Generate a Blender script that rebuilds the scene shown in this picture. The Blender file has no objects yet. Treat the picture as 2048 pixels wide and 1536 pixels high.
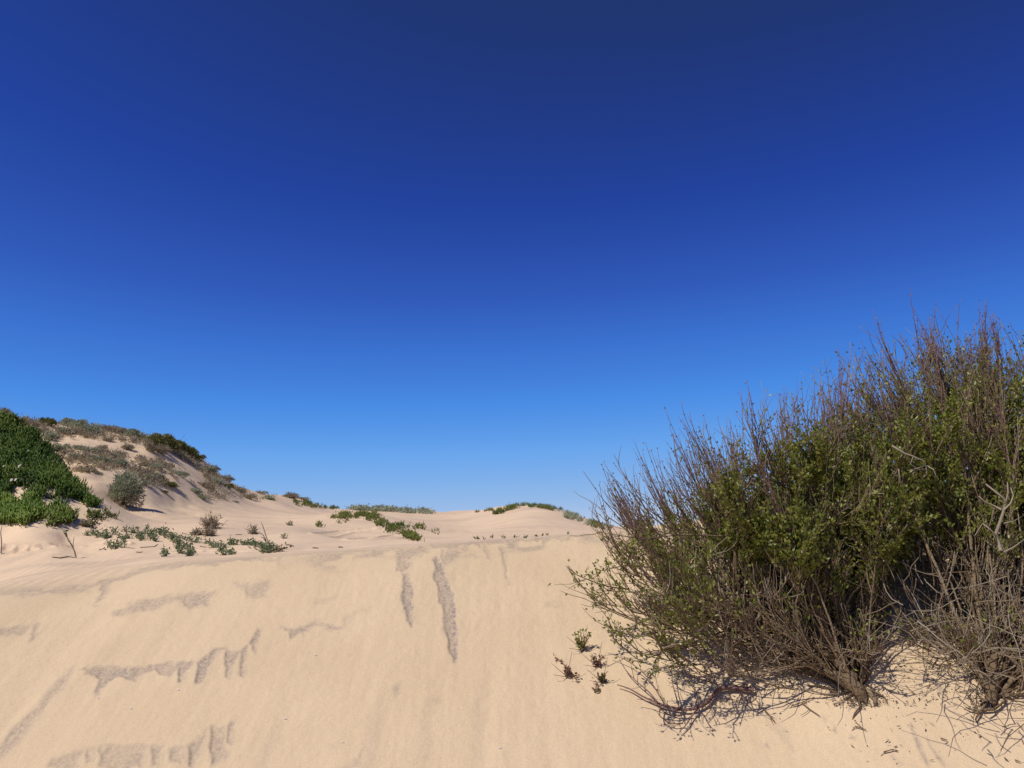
import bpy, math, random
import numpy as np
from mathutils import Vector

random.seed(7)
rng = np.random.default_rng(7)
scene = bpy.context.scene
COL = scene.collection

# ------------------------------------------------------------------ camera
CZ = 2.1                                   # eye height above the track
F = 1620.0                                 # focal length in photo pixels (2048 wide)
HORIZON = 1058.0
PITCH = math.atan((HORIZON - 768.0) / F)
cam = bpy.data.cameras.new('camera')
cam.sensor_width = 36.0
cam.lens = 36.0 * F / 2048.0
cam.clip_start, cam.clip_end = 0.05, 9000.0
cam_ob = bpy.data.objects.new('camera', cam)
cam_ob.location = (0, 0, CZ)
cam_ob.rotation_euler = (math.radians(90) + PITCH, 0, 0)
COL.objects.link(cam_ob)
scene.camera = cam_ob

# ------------------------------------------------------------------ sky, sun, exposure
SUN_EL, SUN_AZ = math.radians(52), math.radians(-124)     # azimuth from +Y, clockwise
sun_dir = Vector((math.sin(SUN_AZ) * math.cos(SUN_EL), math.cos(SUN_AZ) * math.cos(SUN_EL), math.sin(SUN_EL)))
world = bpy.data.worlds.new('World')
scene.world = world
world.use_nodes = True
wn, wl = world.node_tree.nodes, world.node_tree.links
for n in list(wn):
    wn.remove(n)
sky = wn.new('ShaderNodeTexSky')
sky.sky_type = 'NISHITA'
sky.sun_disc = False
sky.sun_elevation = SUN_EL
sky.sun_rotation = SUN_AZ
sky.altitude = 0.0
sky.air_density = 1.0
sky.dust_density = 0.03
sky.ozone_density = 2.0
bg = wn.new('ShaderNodeBackground')
bg.inputs['Strength'].default_value = 0.10
wo = wn.new('ShaderNodeOutputWorld')
# the photograph's deep, polarised rendering of the same sky: its brightness regraded from navy to pale azure
sep = wn.new('ShaderNodeSeparateColor')
wl.new(sky.outputs[0], sep.inputs[0])
tenth = wn.new('ShaderNodeMath'); tenth.operation = 'MULTIPLY'; tenth.inputs[1].default_value = 0.1
wl.new(sep.outputs[0], tenth.inputs[0])
grade = wn.new('ShaderNodeValToRGB')
_stops = [(.092, (32, 54, 112)), (.105, (33, 58, 130)), (.13, (35, 67, 156)), (.178, (50, 92, 186)), (.22, (60, 114, 207)), (.303, (75, 141, 228)),
          (.439, (107, 166, 236)), (.65, (140, 182, 232)), (.76, (155, 188, 231)), (1.0, (196, 208, 228))]
_e = grade.color_ramp.elements
while len(_e) < len(_stops): _e.new(.5)
for e_, (p_, c_) in zip(_e, _stops):
    e_.position = p_
    e_.color = (*[(v / 255 / 12.92) if v < 11 else ((v / 255 + .055) / 1.055) ** 2.4 for v in c_], 1)
comb = wn.new('ShaderNodeVectorMath'); comb.operation = 'SCALE'; comb.inputs['Scale'].default_value = 10.0
wl.new(tenth.outputs[0], grade.inputs[0]); wl.new(grade.outputs[0], comb.inputs[0])
# towards the sun, outside the picture, the sky pales to its own white glare
fac = wn.new('ShaderNodeMapRange'); fac.interpolation_type = 'SMOOTHSTEP'
fac.inputs['From Min'].default_value = 9.0; fac.inputs['From Max'].default_value = 14.0
wl.new(sep.outputs[0], fac.inputs['Value'])
mixw = wn.new('ShaderNodeMix'); mixw.data_type = 'RGBA'
wl.new(fac.outputs[0], mixw.inputs[0]); wl.new(comb.outputs[0], mixw.inputs[6]); wl.new(sky.outputs[0], mixw.inputs[7])
wl.new(mixw.outputs[2], bg.inputs['Color'])
wl.new(bg.outputs[0], wo.inputs['Surface'])

sun = bpy.data.lights.new('sun', 'SUN')
sun.energy = 4.0
sun.angle = math.radians(0.53)
sun.color = (1.0, 0.955, 0.88)
sun_ob = bpy.data.objects.new('sun', sun)
sun_ob.rotation_euler = (-sun_dir).to_track_quat('-Z', 'Y').to_euler()
sun_ob.location = (-20, -8, 30)
COL.objects.link(sun_ob)

scene.render.engine = 'CYCLES'
scene.view_settings.view_transform = 'Standard'
scene.view_settings.look = 'None'
scene.view_settings.exposure = 0.0
scene.view_settings.gamma = 1.0
scene.cycles.max_bounces = 6
scene.cycles.transparent_max_bounces = 4

# ------------------------------------------------------------------ pixel <-> world
CT, ST = math.cos(PITCH), math.sin(PITCH)

def ray(px, py):
    """photo pixel -> (x per metre of depth, z per metre of depth), depth along +Y"""
    u = (np.asarray(px, float) - 1024.0) / F
    v = (768.0 - np.asarray(py, float)) / F
    dy = CT - v * ST
    return u / dy, (ST + v * CT) / dy

def P(px, py, y):
    a, s = ray(px, py)
    return np.array([float(a) * y, y, CZ + float(s) * y])

def project(x, y, z):
    """world -> photo pixel"""
    zz = z - CZ
    fwd = y * CT + zz * ST
    up = -y * ST + zz * CT
    fwd = np.where(fwd < 1e-3, 1e-3, fwd)
    return 1024.0 + F * x / fwd, 768.0 - F * up / fwd

# ------------------------------------------------------------------ noise
def _hash(ix, iy, seed):
    h = (ix.astype(np.int64) * 374761393 + iy.astype(np.int64) * 668265263 + seed * 1442695041) & 0xffffffff
    h = ((h ^ (h >> 13)) * 1274126177) & 0xffffffff
    return ((h ^ (h >> 16)) & 0xffff) / 65535.0

def vnoise(x, y, seed=0):
    x = np.asarray(x, float); y = np.asarray(y, float)
    ix, iy = np.floor(x), np.floor(y)
    fx, fy = x - ix, y - iy
    fx = fx * fx * fx * (fx * (fx * 6 - 15) + 10); fy = fy * fy * fy * (fy * (fy * 6 - 15) + 10)
    a = _hash(ix, iy, seed); b = _hash(ix + 1, iy, seed)
    c = _hash(ix, iy + 1, seed); d = _hash(ix + 1, iy + 1, seed)
    return (a + (b - a) * fx) * (1 - fy) + (c + (d - c) * fx) * fy

def fbm(x, y, octv=4, seed=0):
    t, amp, tot = 0.0, 1.0, 0.0
    for i in range(octv):
        t = t + amp * (vnoise(x * 2 ** i, y * 2 ** i, seed + i * 17) - 0.5)
        tot += amp; amp *= 0.5
    return t / tot * 2.0          # about -1..1

def sstep(a, b, x):
    t = np.clip((x - a) / (b - a), 0, 1)
    return t * t * (3 - 2 * t)

# ------------------------------------------------------------------ the dune surface
CREST = [(-500, 1200, 7.6), (-200, 1188, 7.7), (0, 1172, 7.8), (150, 1161, 7.9), (250, 1146, 8.0), (330, 1134, 8.0),
         (480, 1119, 8.0), (640, 1106, 8.0), (800, 1095, 8.0), (1000, 1081, 8.05), (1200, 1063, 8.1), (1400, 1040, 8.1),
         (1700, 1000, 8.0), (2048, 960, 8.0), (2600, 930, 8.0)]
FIELD = [
    # flat behind the left crest and the track berm
    (-300, 1120, 15), (0, 1118, 15), (200, 1112, 15), (100, 1145, 10.5), (-400, 1150, 10), (300, 1118, 11), (0, 1093, 15.9), (120, 1092, 15.9),
    (200, 1088, 16.2), (-300, 1095, 15.9), (300, 1100, 15.5), (450, 1101, 15), (600, 1091, 14), (700, 1086, 14), (800, 1083, 15), (900, 1080, 16),
    (1000, 1075, 14), (1100, 1074, 13), (1200, 1067, 14), (500, 1110, 11), (700, 1096, 11), (1000, 1078, 11),
    # left ice plant mound
    (0, 1083, 16.5), (130, 1081, 16.7), (200, 1062, 17.5), (0, 1058, 16.9), (130, 1055, 17.2), (60, 1000, 17.9), (0, 980, 18.3),
    (0, 905, 19.1), (0, 855, 19.9), (100, 960, 18.9), (60, 900, 19.8), (205, 1018, 18.6), (0, 838, 20.4), (60, 868, 20.5), (120, 930, 20.2),
    (180, 990, 19.6), (60, 920, 23), (130, 975, 22.5), (-150, 795, 20.6), (-300, 780, 20.6), (-150, 960, 18.3), (-300, 960, 18), (-150, 1060, 16.8),
    (-300, 1075, 16.5),
    # the left hill
    (150, 960, 24), (250, 1013, 22.5), (210, 978, 23.5), (300, 990, 25.5), (280, 1002, 24), (150, 900, 29), (250, 930, 29), (350, 962, 30),
    (420, 990, 33), (100, 862, 33), (200, 872, 34), (300, 880, 36), (370, 920, 37), (330, 922, 33), (430, 960, 38), (480, 990, 42),
    (-100, 800, 33), (30, 830, 34), (100, 847, 35), (200, 856, 37), (300, 871, 39), (350, 880, 40), (400, 917, 42), (450, 957, 45),
    (490, 977, 50), (560, 989, 58), (600, 995, 62), (640, 1013, 68), (740, 1021, 85), (860, 1027, 100), (910, 1023, 105), (980, 1022, 100),
    (-300, 800, 33), (-600, 800, 33), (-600, 1060, 17), (-600, 960, 18),
    # behind the ridges
    (-100, 900, 46), (100, 900, 46), (200, 910, 49), (300, 930, 52), (350, 945, 54), (400, 970, 56), (450, 1000, 60), (560, 1030, 80),
    (640, 1045, 92), (740, 1045, 115), (860, 1046, 135), (980, 1046, 135),
    # basin and middle dune
    (350, 1040, 21), (350, 1009, 27), (450, 1045, 20), (450, 1004, 33), (550, 1045, 24), (550, 1003, 45), (650, 1018, 60), (600, 1061, 19),
    (500, 1076, 17.5), (400, 1076, 17.5), (300, 1060, 18.5),
    (600, 1044, 24), (650, 1033, 25.5), (700, 1028, 26), (740, 1028.5, 26), (780, 1042, 25), (830, 1061, 24), (835, 1080, 18.2), (760, 1077, 18.5),
    (680, 1078, 18.2), (700, 1056, 22), (760, 1045, 24.3), (790, 1060, 21.7), (880, 1070, 22), (850, 1050, 31), (800, 1035, 45), (700, 1036, 36),
    (600, 1020, 50), (700, 1022, 62), (900, 1035, 60), (880, 1055, 38), (950, 1056, 40), (950, 1031, 80), (900, 1069, 24), (980, 1068, 24),
    # right dune
    (960, 1022, 66), (1000, 1014, 56), (1050, 1010, 52), (1110, 1018, 50), (1150, 1031, 48), (1200, 1050, 46), (1250, 1060, 46), (1050, 1040, 38),
    (1000, 1046, 40), (1100, 1045, 36), (1050, 1066, 24), (1150, 1058, 32), (1180, 1063, 30), (1050, 1040, 75), (1110, 1042, 70), (1000, 1040, 78),
    (1180, 1055, 70), (1230, 1053, 150), (1300, 1053, 150),
    # hidden by the shrubs
    (1400, 1050, 20), (1700, 1030, 14), (2048, 1000, 12), (2600, 970, 12), (1500, 1056, 60), (2048, 1050, 60), (2600, 1050, 60),
]
for px in (-600, -200, 200, 600, 1000, 1400, 2048, 2600):
    FIELD.append((px, 1054, 300)); FIELD.append((px, 1057.2, 1200)); FIELD.append((px, 1057.8, 5000))

ctrl = np.array(CREST + FIELD, float)
ca, cs = ray(ctrl[:, 0], ctrl[:, 1])
cl = np.log(ctrl[:, 2])
KA, KL = 3.2, 1.0                          # relative scaling of azimuth and log distance
CP = np.stack([ca * KA, cl * KL], 1)

def _tps(r2):
    return np.where(r2 > 1e-12, 0.5 * r2 * np.log(np.maximum(r2, 1e-12)), 0.0)

_n = len(CP)
_A = np.zeros((_n + 3, _n + 3))
_A[:_n, :_n] = _tps(((CP[:, None] - CP[None]) ** 2).sum(-1)) + np.eye(_n) * 2e-4
_A[:_n, _n] = 1; _A[:_n, _n + 1:] = CP
_A[_n, :_n] = 1; _A[_n + 1:, :_n] = CP.T
_w = np.linalg.solve(_A, np.concatenate([cs, np.zeros(3)]))

def base_slope(a, l):
    out = np.empty(a.size)
    a = a.ravel() * KA; l = l.ravel() * KL
    for i in range(0, a.size, 20000):
        A, L = a[i:i + 20000], l[i:i + 20000]
        r2 = (A[:, None] - CP[None, :, 0]) ** 2 + (L[:, None] - CP[None, :, 1]) ** 2
        out[i:i + 20000] = _tps(r2) @ _w[:_n] + _w[_n] + A * _w[_n + 1] + L * _w[_n + 2]
    return out

crx = np.array([P(*c)[0] for c in CREST]); cry = np.array([c[2] for c in CREST])
TAN_FACE = math.tan(math.radians(31))

# polar rows and columns, dense where the photograph looks
phi = np.concatenate([np.arange(-180, -42, 3.0), np.arange(-42, -36, 0.4), np.arange(-36, 36.01, 0.075), np.arange(36.4, 42, 0.4), np.arange(42, 180, 3.0)])
phi = np.radians(phi)
rad = np.concatenate([np.linspace(0.4, 4.6, 24), np.arange(4.65, 9.6, 0.0145), np.arange(9.62, 14, 0.05), np.geomspace(14, 48, 300), np.geomspace(48.6, 170, 120), np.geomspace(176, 6000, 40)])
PH, RR = np.meshgrid(phi, rad)
X = RR * np.sin(PH); Y = RR * np.cos(PH)
ang = np.clip(PH, -math.radians(46), math.radians(46))
a_ = np.tan(ang)
y_ = RR * np.cos(ang)
x_ = a_ * y_
yc = np.interp(x_, crx, cry)
yb = np.maximum(y_, yc)
ab = np.clip(x_ / yb, -1.1, 1.1)
sl = base_slope(ab, np.log(yb)).reshape(X.shape)
Zb = CZ + sl * yb
d = yc - y_
k = 0.025 + 0.28 * sstep(-2.6, -4.2, x_)          # crest is sharp in the middle, rounded at the left
drop = TAN_FACE * k * np.logaddexp(0, d / k)
drop -= TAN_FACE * k * np.logaddexp(0, np.minimum(d, -1e-9) / k) * (d < -3 * k)
Z = Zb - drop
road = 0.03 * fbm(X * 0.8, Y * 0.8, 3, 5)
kk = 0.08
Z = kk * np.logaddexp(Z / kk, road / kk)
back = sstep(math.radians(95), math.radians(140), np.abs(PH))
Z = Z * (1 - back) + (0.3 + 0.5 * fbm(X * 0.08, Y * 0.08, 3, 9)) * back

# undulation
behind = sstep(0.1, 2.5, -d)
PX, PY = project(X, Y, Z)
infr = np.cos(PH) > 0.5
hill = sstep(500, 420, PX) * sstep(21, 25, RR) * (1 - sstep(46, 60, RR)) * infr
mound = sstep(240, 180, PX) * sstep(16.6, 17.2, RR) * (1 - sstep(21, 22, RR)) * infr
Z += behind * 0.012 * np.minimum(RR, 60) ** 0.5 * fbm(X * 0.35, Y * 0.35, 3, 21)
Z += hill * (0.20 * fbm(X * 0.40, Y * 0.28, 3, 31) + 0.05 * fbm(X * 1.6, Y * 1.6, 3, 33))
Z += mound * (0.08 * fbm(X * 1.1, Y * 1.1, 3, 41))
# low crumbling scarp under the lower ice plants
sc_u = np.exp(-((RR - 16.9) / 0.25) ** 2) * sstep(170, 130, PX) * infr
Z += sc_u * 0.045 * fbm(X * 3.2, Y * 0.8, 3, 43)
# wind ripples on the left flat
rip = sstep(330, 200, PX) * sstep(0.15, 0.8, -d) * (1 - sstep(14, 17, RR)) * infr
wx = X + Y * 0.22 + 0.16 * fbm(X * 0.9, Y * 0.6, 2, 51)
Z += rip * 0.007 * np.sin(wx * 2 * math.pi / 0.19) * (0.6 + 0.4 * fbm(X * 0.5, Y * 0.5, 2, 52))
Z += behind * (1 - rip) * sstep(60, 20, RR) * 0.010 * np.sin((X * 0.9 + Y * 0.2 + 0.5 * fbm(X * 0.4, Y * 0.4, 2, 54)) * 2 * math.pi / 0.6) * np.clip(fbm(X * 0.25, Y * 0.25, 2, 55) + 0.2, 0, 1)

# ---- marks on the sand, drawn as patches of darker mineral sand with a small scarp of their own
PX, PY = project(X, Y, Z)

def poly_sd(px, py, poly, pad):
    """signed distance (negative inside) for the vertices near a polygon"""
    poly = np.array(poly, float)
    lo, hi = poly.min(0) - pad, poly.max(0) + pad
    m = (px > lo[0]) & (px < hi[0]) & (py > lo[1]) & (py < hi[1]) & infr
    idx = np.nonzero(m)
    x, y = px[idx], py[idx]
    dist = np.full(x.shape, 1e9); ins = np.zeros(x.shape, bool)
    for i in range(len(poly)):
        x0, y0 = poly[i]; x1, y1 = poly[(i + 1) % len(poly)]
        ex, ey = x1 - x0, y1 - y0
        t = np.clip(((x - x0) * ex + (y - y0) * ey) / (ex * ex + ey * ey + 1e-9), 0, 1)
        dist = np.minimum(dist, np.hypot(x - x0 - t * ex, y - y0 - t * ey))
        if y1 != y0:
            c = ((y0 > y) != (y1 > y)) & (x < ex * (y - y0) / (y1 - y0) + x0)
            ins ^= c
    return idx, np.where(ins, -dist, dist)

def z7(*pts):
    return [(x / 2.926, 1080 + y / 2.926) for x, y in pts]
def z8(*pts):
    return [(500 + x / 2.926, 1050 + y / 2.926) for x, y in pts]
def z6(*pts):
    return [(1500 + x / 3.737, 1150 + y / 3.737) for x, y in pts]
def band(pts, w):
    """a line as a thin tapering polygon"""
    a, b = [], []
    for i, (x, y) in enumerate(pts):
        x0, y0 = pts[max(0, i - 1)]; x1, y1 = pts[min(len(pts) - 1, i + 1)]
        l = math.hypot(x1 - x0, y1 - y0) + 1e-9
        nx, ny = -(y1 - y0) / l, (x1 - x0) / l
        ww = w * (0.35 + 0.65 * math.sin(math.pi * (i + 0.5) / len(pts)))
        a.append((x + nx * ww, y + ny * ww)); b.append((x - nx * ww, y - ny * ww))
    return a + b[::-1]

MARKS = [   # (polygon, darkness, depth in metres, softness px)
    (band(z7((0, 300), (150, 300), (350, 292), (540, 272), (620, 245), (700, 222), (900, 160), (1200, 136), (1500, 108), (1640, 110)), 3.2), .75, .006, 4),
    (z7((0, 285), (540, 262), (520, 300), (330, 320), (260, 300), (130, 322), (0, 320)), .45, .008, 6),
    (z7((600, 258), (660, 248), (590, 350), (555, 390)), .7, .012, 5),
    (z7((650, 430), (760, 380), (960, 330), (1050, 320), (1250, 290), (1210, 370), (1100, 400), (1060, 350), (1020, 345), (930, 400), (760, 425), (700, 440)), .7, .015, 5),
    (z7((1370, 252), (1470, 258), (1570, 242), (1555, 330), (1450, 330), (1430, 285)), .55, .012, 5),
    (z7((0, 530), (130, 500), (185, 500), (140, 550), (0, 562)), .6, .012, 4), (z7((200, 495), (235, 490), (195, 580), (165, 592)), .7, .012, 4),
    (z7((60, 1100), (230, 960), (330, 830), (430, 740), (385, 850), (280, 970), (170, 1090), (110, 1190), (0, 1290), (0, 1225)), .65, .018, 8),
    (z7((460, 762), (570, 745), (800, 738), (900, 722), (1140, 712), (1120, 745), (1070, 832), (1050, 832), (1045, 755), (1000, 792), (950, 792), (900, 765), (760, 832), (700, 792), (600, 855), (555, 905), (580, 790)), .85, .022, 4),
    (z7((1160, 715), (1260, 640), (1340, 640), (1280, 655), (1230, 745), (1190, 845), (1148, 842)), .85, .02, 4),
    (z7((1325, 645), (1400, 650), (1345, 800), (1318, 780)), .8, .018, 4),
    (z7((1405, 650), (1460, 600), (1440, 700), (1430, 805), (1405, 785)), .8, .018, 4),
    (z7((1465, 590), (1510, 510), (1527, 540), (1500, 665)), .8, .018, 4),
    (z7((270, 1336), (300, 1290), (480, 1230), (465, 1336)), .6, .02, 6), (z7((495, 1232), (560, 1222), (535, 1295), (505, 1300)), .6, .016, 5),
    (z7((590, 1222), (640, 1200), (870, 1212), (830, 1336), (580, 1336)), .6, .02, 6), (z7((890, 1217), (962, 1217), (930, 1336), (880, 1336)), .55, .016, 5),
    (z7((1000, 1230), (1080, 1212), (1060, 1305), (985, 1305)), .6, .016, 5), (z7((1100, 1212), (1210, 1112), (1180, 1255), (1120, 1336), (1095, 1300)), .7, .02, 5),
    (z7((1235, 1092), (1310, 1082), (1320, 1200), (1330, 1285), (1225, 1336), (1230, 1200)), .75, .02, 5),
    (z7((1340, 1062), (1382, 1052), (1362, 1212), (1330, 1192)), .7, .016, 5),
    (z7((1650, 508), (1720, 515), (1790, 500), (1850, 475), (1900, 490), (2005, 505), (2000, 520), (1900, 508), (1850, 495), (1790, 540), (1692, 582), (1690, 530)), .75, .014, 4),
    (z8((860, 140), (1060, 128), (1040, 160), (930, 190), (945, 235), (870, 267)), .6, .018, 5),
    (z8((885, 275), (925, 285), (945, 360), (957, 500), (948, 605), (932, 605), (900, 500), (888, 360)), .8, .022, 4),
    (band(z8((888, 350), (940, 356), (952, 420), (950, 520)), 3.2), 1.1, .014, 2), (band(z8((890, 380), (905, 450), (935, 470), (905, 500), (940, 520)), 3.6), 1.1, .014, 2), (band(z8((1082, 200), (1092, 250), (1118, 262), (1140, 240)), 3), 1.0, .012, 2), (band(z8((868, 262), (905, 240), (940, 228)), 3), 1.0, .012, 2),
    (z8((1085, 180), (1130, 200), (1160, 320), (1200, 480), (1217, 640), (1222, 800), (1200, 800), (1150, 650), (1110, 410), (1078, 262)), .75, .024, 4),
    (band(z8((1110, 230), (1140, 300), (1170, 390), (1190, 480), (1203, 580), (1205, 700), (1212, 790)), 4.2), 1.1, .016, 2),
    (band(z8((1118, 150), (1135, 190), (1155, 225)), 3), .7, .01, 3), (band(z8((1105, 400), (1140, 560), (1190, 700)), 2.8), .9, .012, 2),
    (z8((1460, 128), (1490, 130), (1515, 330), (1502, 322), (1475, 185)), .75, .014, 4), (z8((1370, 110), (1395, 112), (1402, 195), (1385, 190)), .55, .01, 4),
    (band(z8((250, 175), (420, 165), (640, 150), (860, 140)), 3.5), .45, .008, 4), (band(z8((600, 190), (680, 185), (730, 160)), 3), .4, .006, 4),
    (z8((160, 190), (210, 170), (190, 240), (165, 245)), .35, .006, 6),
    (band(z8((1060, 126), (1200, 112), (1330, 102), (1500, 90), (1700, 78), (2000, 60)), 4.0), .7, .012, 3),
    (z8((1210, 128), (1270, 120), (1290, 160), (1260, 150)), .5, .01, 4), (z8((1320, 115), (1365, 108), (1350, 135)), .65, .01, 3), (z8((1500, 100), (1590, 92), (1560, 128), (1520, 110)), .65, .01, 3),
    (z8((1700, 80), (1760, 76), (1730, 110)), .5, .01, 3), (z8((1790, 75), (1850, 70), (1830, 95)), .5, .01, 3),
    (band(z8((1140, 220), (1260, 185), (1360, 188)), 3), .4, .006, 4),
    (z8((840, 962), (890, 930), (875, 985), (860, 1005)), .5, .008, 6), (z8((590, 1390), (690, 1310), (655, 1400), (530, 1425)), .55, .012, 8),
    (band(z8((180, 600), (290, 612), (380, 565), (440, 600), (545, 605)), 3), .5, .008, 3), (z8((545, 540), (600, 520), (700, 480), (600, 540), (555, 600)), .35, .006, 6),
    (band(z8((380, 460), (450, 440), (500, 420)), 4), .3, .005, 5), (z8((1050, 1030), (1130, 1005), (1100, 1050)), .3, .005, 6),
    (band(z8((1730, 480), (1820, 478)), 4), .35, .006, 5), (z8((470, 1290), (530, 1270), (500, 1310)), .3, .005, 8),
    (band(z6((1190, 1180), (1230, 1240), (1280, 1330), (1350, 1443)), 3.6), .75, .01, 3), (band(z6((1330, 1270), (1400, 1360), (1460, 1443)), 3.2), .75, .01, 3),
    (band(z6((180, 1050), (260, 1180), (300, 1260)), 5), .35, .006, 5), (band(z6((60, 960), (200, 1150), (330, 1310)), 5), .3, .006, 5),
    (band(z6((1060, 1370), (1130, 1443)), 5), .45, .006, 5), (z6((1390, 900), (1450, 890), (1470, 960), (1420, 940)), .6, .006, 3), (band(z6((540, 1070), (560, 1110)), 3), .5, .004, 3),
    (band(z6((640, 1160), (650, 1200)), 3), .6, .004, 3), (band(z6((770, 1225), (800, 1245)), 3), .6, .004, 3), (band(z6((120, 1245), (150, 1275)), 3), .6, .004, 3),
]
stain_shade = np.zeros(X.shape)
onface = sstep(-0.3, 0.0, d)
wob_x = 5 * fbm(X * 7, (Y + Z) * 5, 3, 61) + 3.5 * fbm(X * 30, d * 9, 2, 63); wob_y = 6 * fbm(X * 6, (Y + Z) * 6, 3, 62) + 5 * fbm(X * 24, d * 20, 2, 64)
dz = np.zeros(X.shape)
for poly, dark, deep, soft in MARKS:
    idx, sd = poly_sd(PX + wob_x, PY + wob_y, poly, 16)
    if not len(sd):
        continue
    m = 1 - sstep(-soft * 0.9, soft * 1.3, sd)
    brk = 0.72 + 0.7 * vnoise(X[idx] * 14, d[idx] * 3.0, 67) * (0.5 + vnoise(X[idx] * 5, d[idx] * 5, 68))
    stain_shade[idx] = np.maximum(stain_shade[idx], m * dark * np.clip(brk, 0, 1.1))
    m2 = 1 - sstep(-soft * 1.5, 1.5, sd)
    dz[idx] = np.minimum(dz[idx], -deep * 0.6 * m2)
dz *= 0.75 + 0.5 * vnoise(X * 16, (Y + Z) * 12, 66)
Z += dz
face_m = sstep(0.05, 0.5, d) * infr
# faint avalanche tongues running down the fall line
ff = fbm(X * 2.6 / (1 + 0.05 * d), d * 0.45, 4, 71)
Z += face_m * (0.012 * ff + 0.0035 * fbm(X * 11, d * 1.6, 3, 73) + 0.0015 * fbm(X * 30, d * 30, 2, 74))
stain_shade = np.maximum(stain_shade, face_m * 0.20 * sstep(0.25, 0.7, fbm(X * 4.2, d * 0.9, 4, 77)))
# loose ragged lip just under the crest
lip = sstep(-0.02, 0.03, d) * (1 - sstep(0.04, 0.20, d - 0.22 * vnoise(X * 5, X * 0, 79) ** 2)) * sstep(-2.4, -1.6, X) * infr
stain_shade = np.maximum(stain_shade, lip * 0.75 * sstep(0.25, 0.7, vnoise(X * 7, d * 12, 80)))
# bands of shading painted into the sand colour behind the bank
bands = vnoise(X * 0.22 + 2, Y * 0.55 + 0.6 * fbm(X * 0.3, Y * 0.3, 2, 82), 83) * 0.65 + vnoise(X * 0.9, Y * 1.4, 84) * 0.35
stain_shade = np.maximum(stain_shade, behind * (1 - hill) * 0.30 * sstep(0.52, 0.72, bands) * sstep(120, 60, RR))
Z += behind * (1 - hill) * 0.02 * fbm(X * 1.3, Y * 0.9, 3, 85) * sstep(60, 25, RR)
# tyre tracks: rows of chevron lugs
def track(pts, width, pitch, amp):
    q = np.array([hitZ(*p) for p in pts])
    lo, hi = q.min(0)[:2] - 1, q.max(0)[:2] + 1
    idx = np.nonzero((X > lo[0]) & (X < hi[0]) & (Y > lo[1]) & (Y < hi[1]))
    x, y = X[idx], Y[idx]
    best = np.full(x.shape, 1e9); al = np.zeros(x.shape); side = np.zeros(x.shape); acc = 0
    for i in range(len(q) - 1):
        ex, ey = q[i + 1, 0] - q[i, 0], q[i + 1, 1] - q[i, 1]
        L = math.hypot(ex, ey)
        t = np.clip(((x - q[i, 0]) * ex + (y - q[i, 1]) * ey) / (L * L), 0, 1)
        ds = np.hypot(x - q[i, 0] - t * ex, y - q[i, 1] - t * ey)
        sg = (ex * (y - q[i, 1]) - ey * (x - q[i, 0])) / L
        m = ds < best
        best[m] = ds[m]; al[m] = acc + t[m] * L; side[m] = sg[m]
        acc += L
    w = 1 - sstep(width * 0.8, width, best)
    lug = np.maximum(np.sin((al + np.abs(side) * 0.5) * 2 * math.pi / pitch), -0.3)
    Z[idx] += w * (amp * lug - amp * 0.6) + amp * 0.9 * np.exp(-((best - width * 1.1) / (width * 0.25)) ** 2)

# ------------------------------------------------------------------ looking up the ground
def hitmany(px, py):
    """where the rays of photo pixels meet the dune surface (first crossing)"""
    px = np.atleast_1d(np.asarray(px, float)); py = np.atleast_1d(np.asarray(py, float))
    a, s = ray(px, py)
    c = np.clip(np.searchsorted(phi, np.arctan(a)), 1, len(phi) - 1)
    out = np.zeros((len(px), 3)); ok = np.zeros(len(px), bool)
    r0 = np.searchsorted(rad, 3.0)
    S = (Z[r0:, :] - CZ) / np.where(np.abs(Y[r0:, :]) < 1e-6, 1e-6, Y[r0:, :])
    for i in range(len(px)):
        t = (math.atan(a[i]) - phi[c[i] - 1]) / (phi[c[i]] - phi[c[i] - 1])
        prof = S[:, c[i] - 1] * (1 - t) + S[:, c[i]] * t
        k = np.nonzero(prof >= s[i])[0]
        if len(k) == 0:
            continue
        k = k[0]
        rr = rad[r0 + k]
        if k > 0:
            u = (s[i] - prof[k - 1]) / (prof[k] - prof[k - 1] + 1e-12)
            rr = rad[r0 + k - 1] * (1 - u) + rad[r0 + k] * u
        y = rr * math.cos(math.atan(a[i]))
        out[i] = (a[i] * y, y, CZ + s[i] * y); ok[i] = True
    return out, ok

def hitZ(px, py):
    o, k = hitmany([px], [py])
    return o[0] if k[0] else P(px, py, 7.9)

def ground(x, y):
    x = np.atleast_1d(np.asarray(x, float)); y = np.atleast_1d(np.asarray(y, float))
    r = np.hypot(x, y); p = np.arctan2(x, y)
    i = np.clip(np.searchsorted(rad, r) - 1, 0, len(rad) - 2); j = np.clip(np.searchsorted(phi, p) - 1, 0, len(phi) - 2)
    u = np.clip((r - rad[i]) / (rad[i + 1] - rad[i]), 0, 1); v = np.clip((p - phi[j]) / (phi[j + 1] - phi[j]), 0, 1)
    return (Z[i, j] * (1 - v) + Z[i, j + 1] * v) * (1 - u) + (Z[i + 1, j] * (1 - v) + Z[i + 1, j + 1] * v) * u

def gz(x, y):
    return float(ground(x, y)[0])

track([(-60, 1104), (60, 1101), (130, 1096), (190, 1092), (235, 1089)], 0.22, 0.28, 0.045)
track([(715, 1081), (745, 1078), (775, 1076), (800, 1073)], 0.25, 0.34, 0.04)
track([(640, 1070), (690, 1064), (740, 1058)], 0.2, 0.34, 0.03)
track([(370, 1104), (440, 1104), (520, 1101)], 0.2, 0.28, 0.03)
# a small hummock of caught sand round the shrub roots
for (hx, hy, hr, hh) in ((2.62, 6.15, .55, .10), (3.75, 6.3, .6, .10)):
    Z += hh * np.exp(-((X - hx) ** 2 + (Y - hy) ** 2) / hr ** 2)

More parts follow.
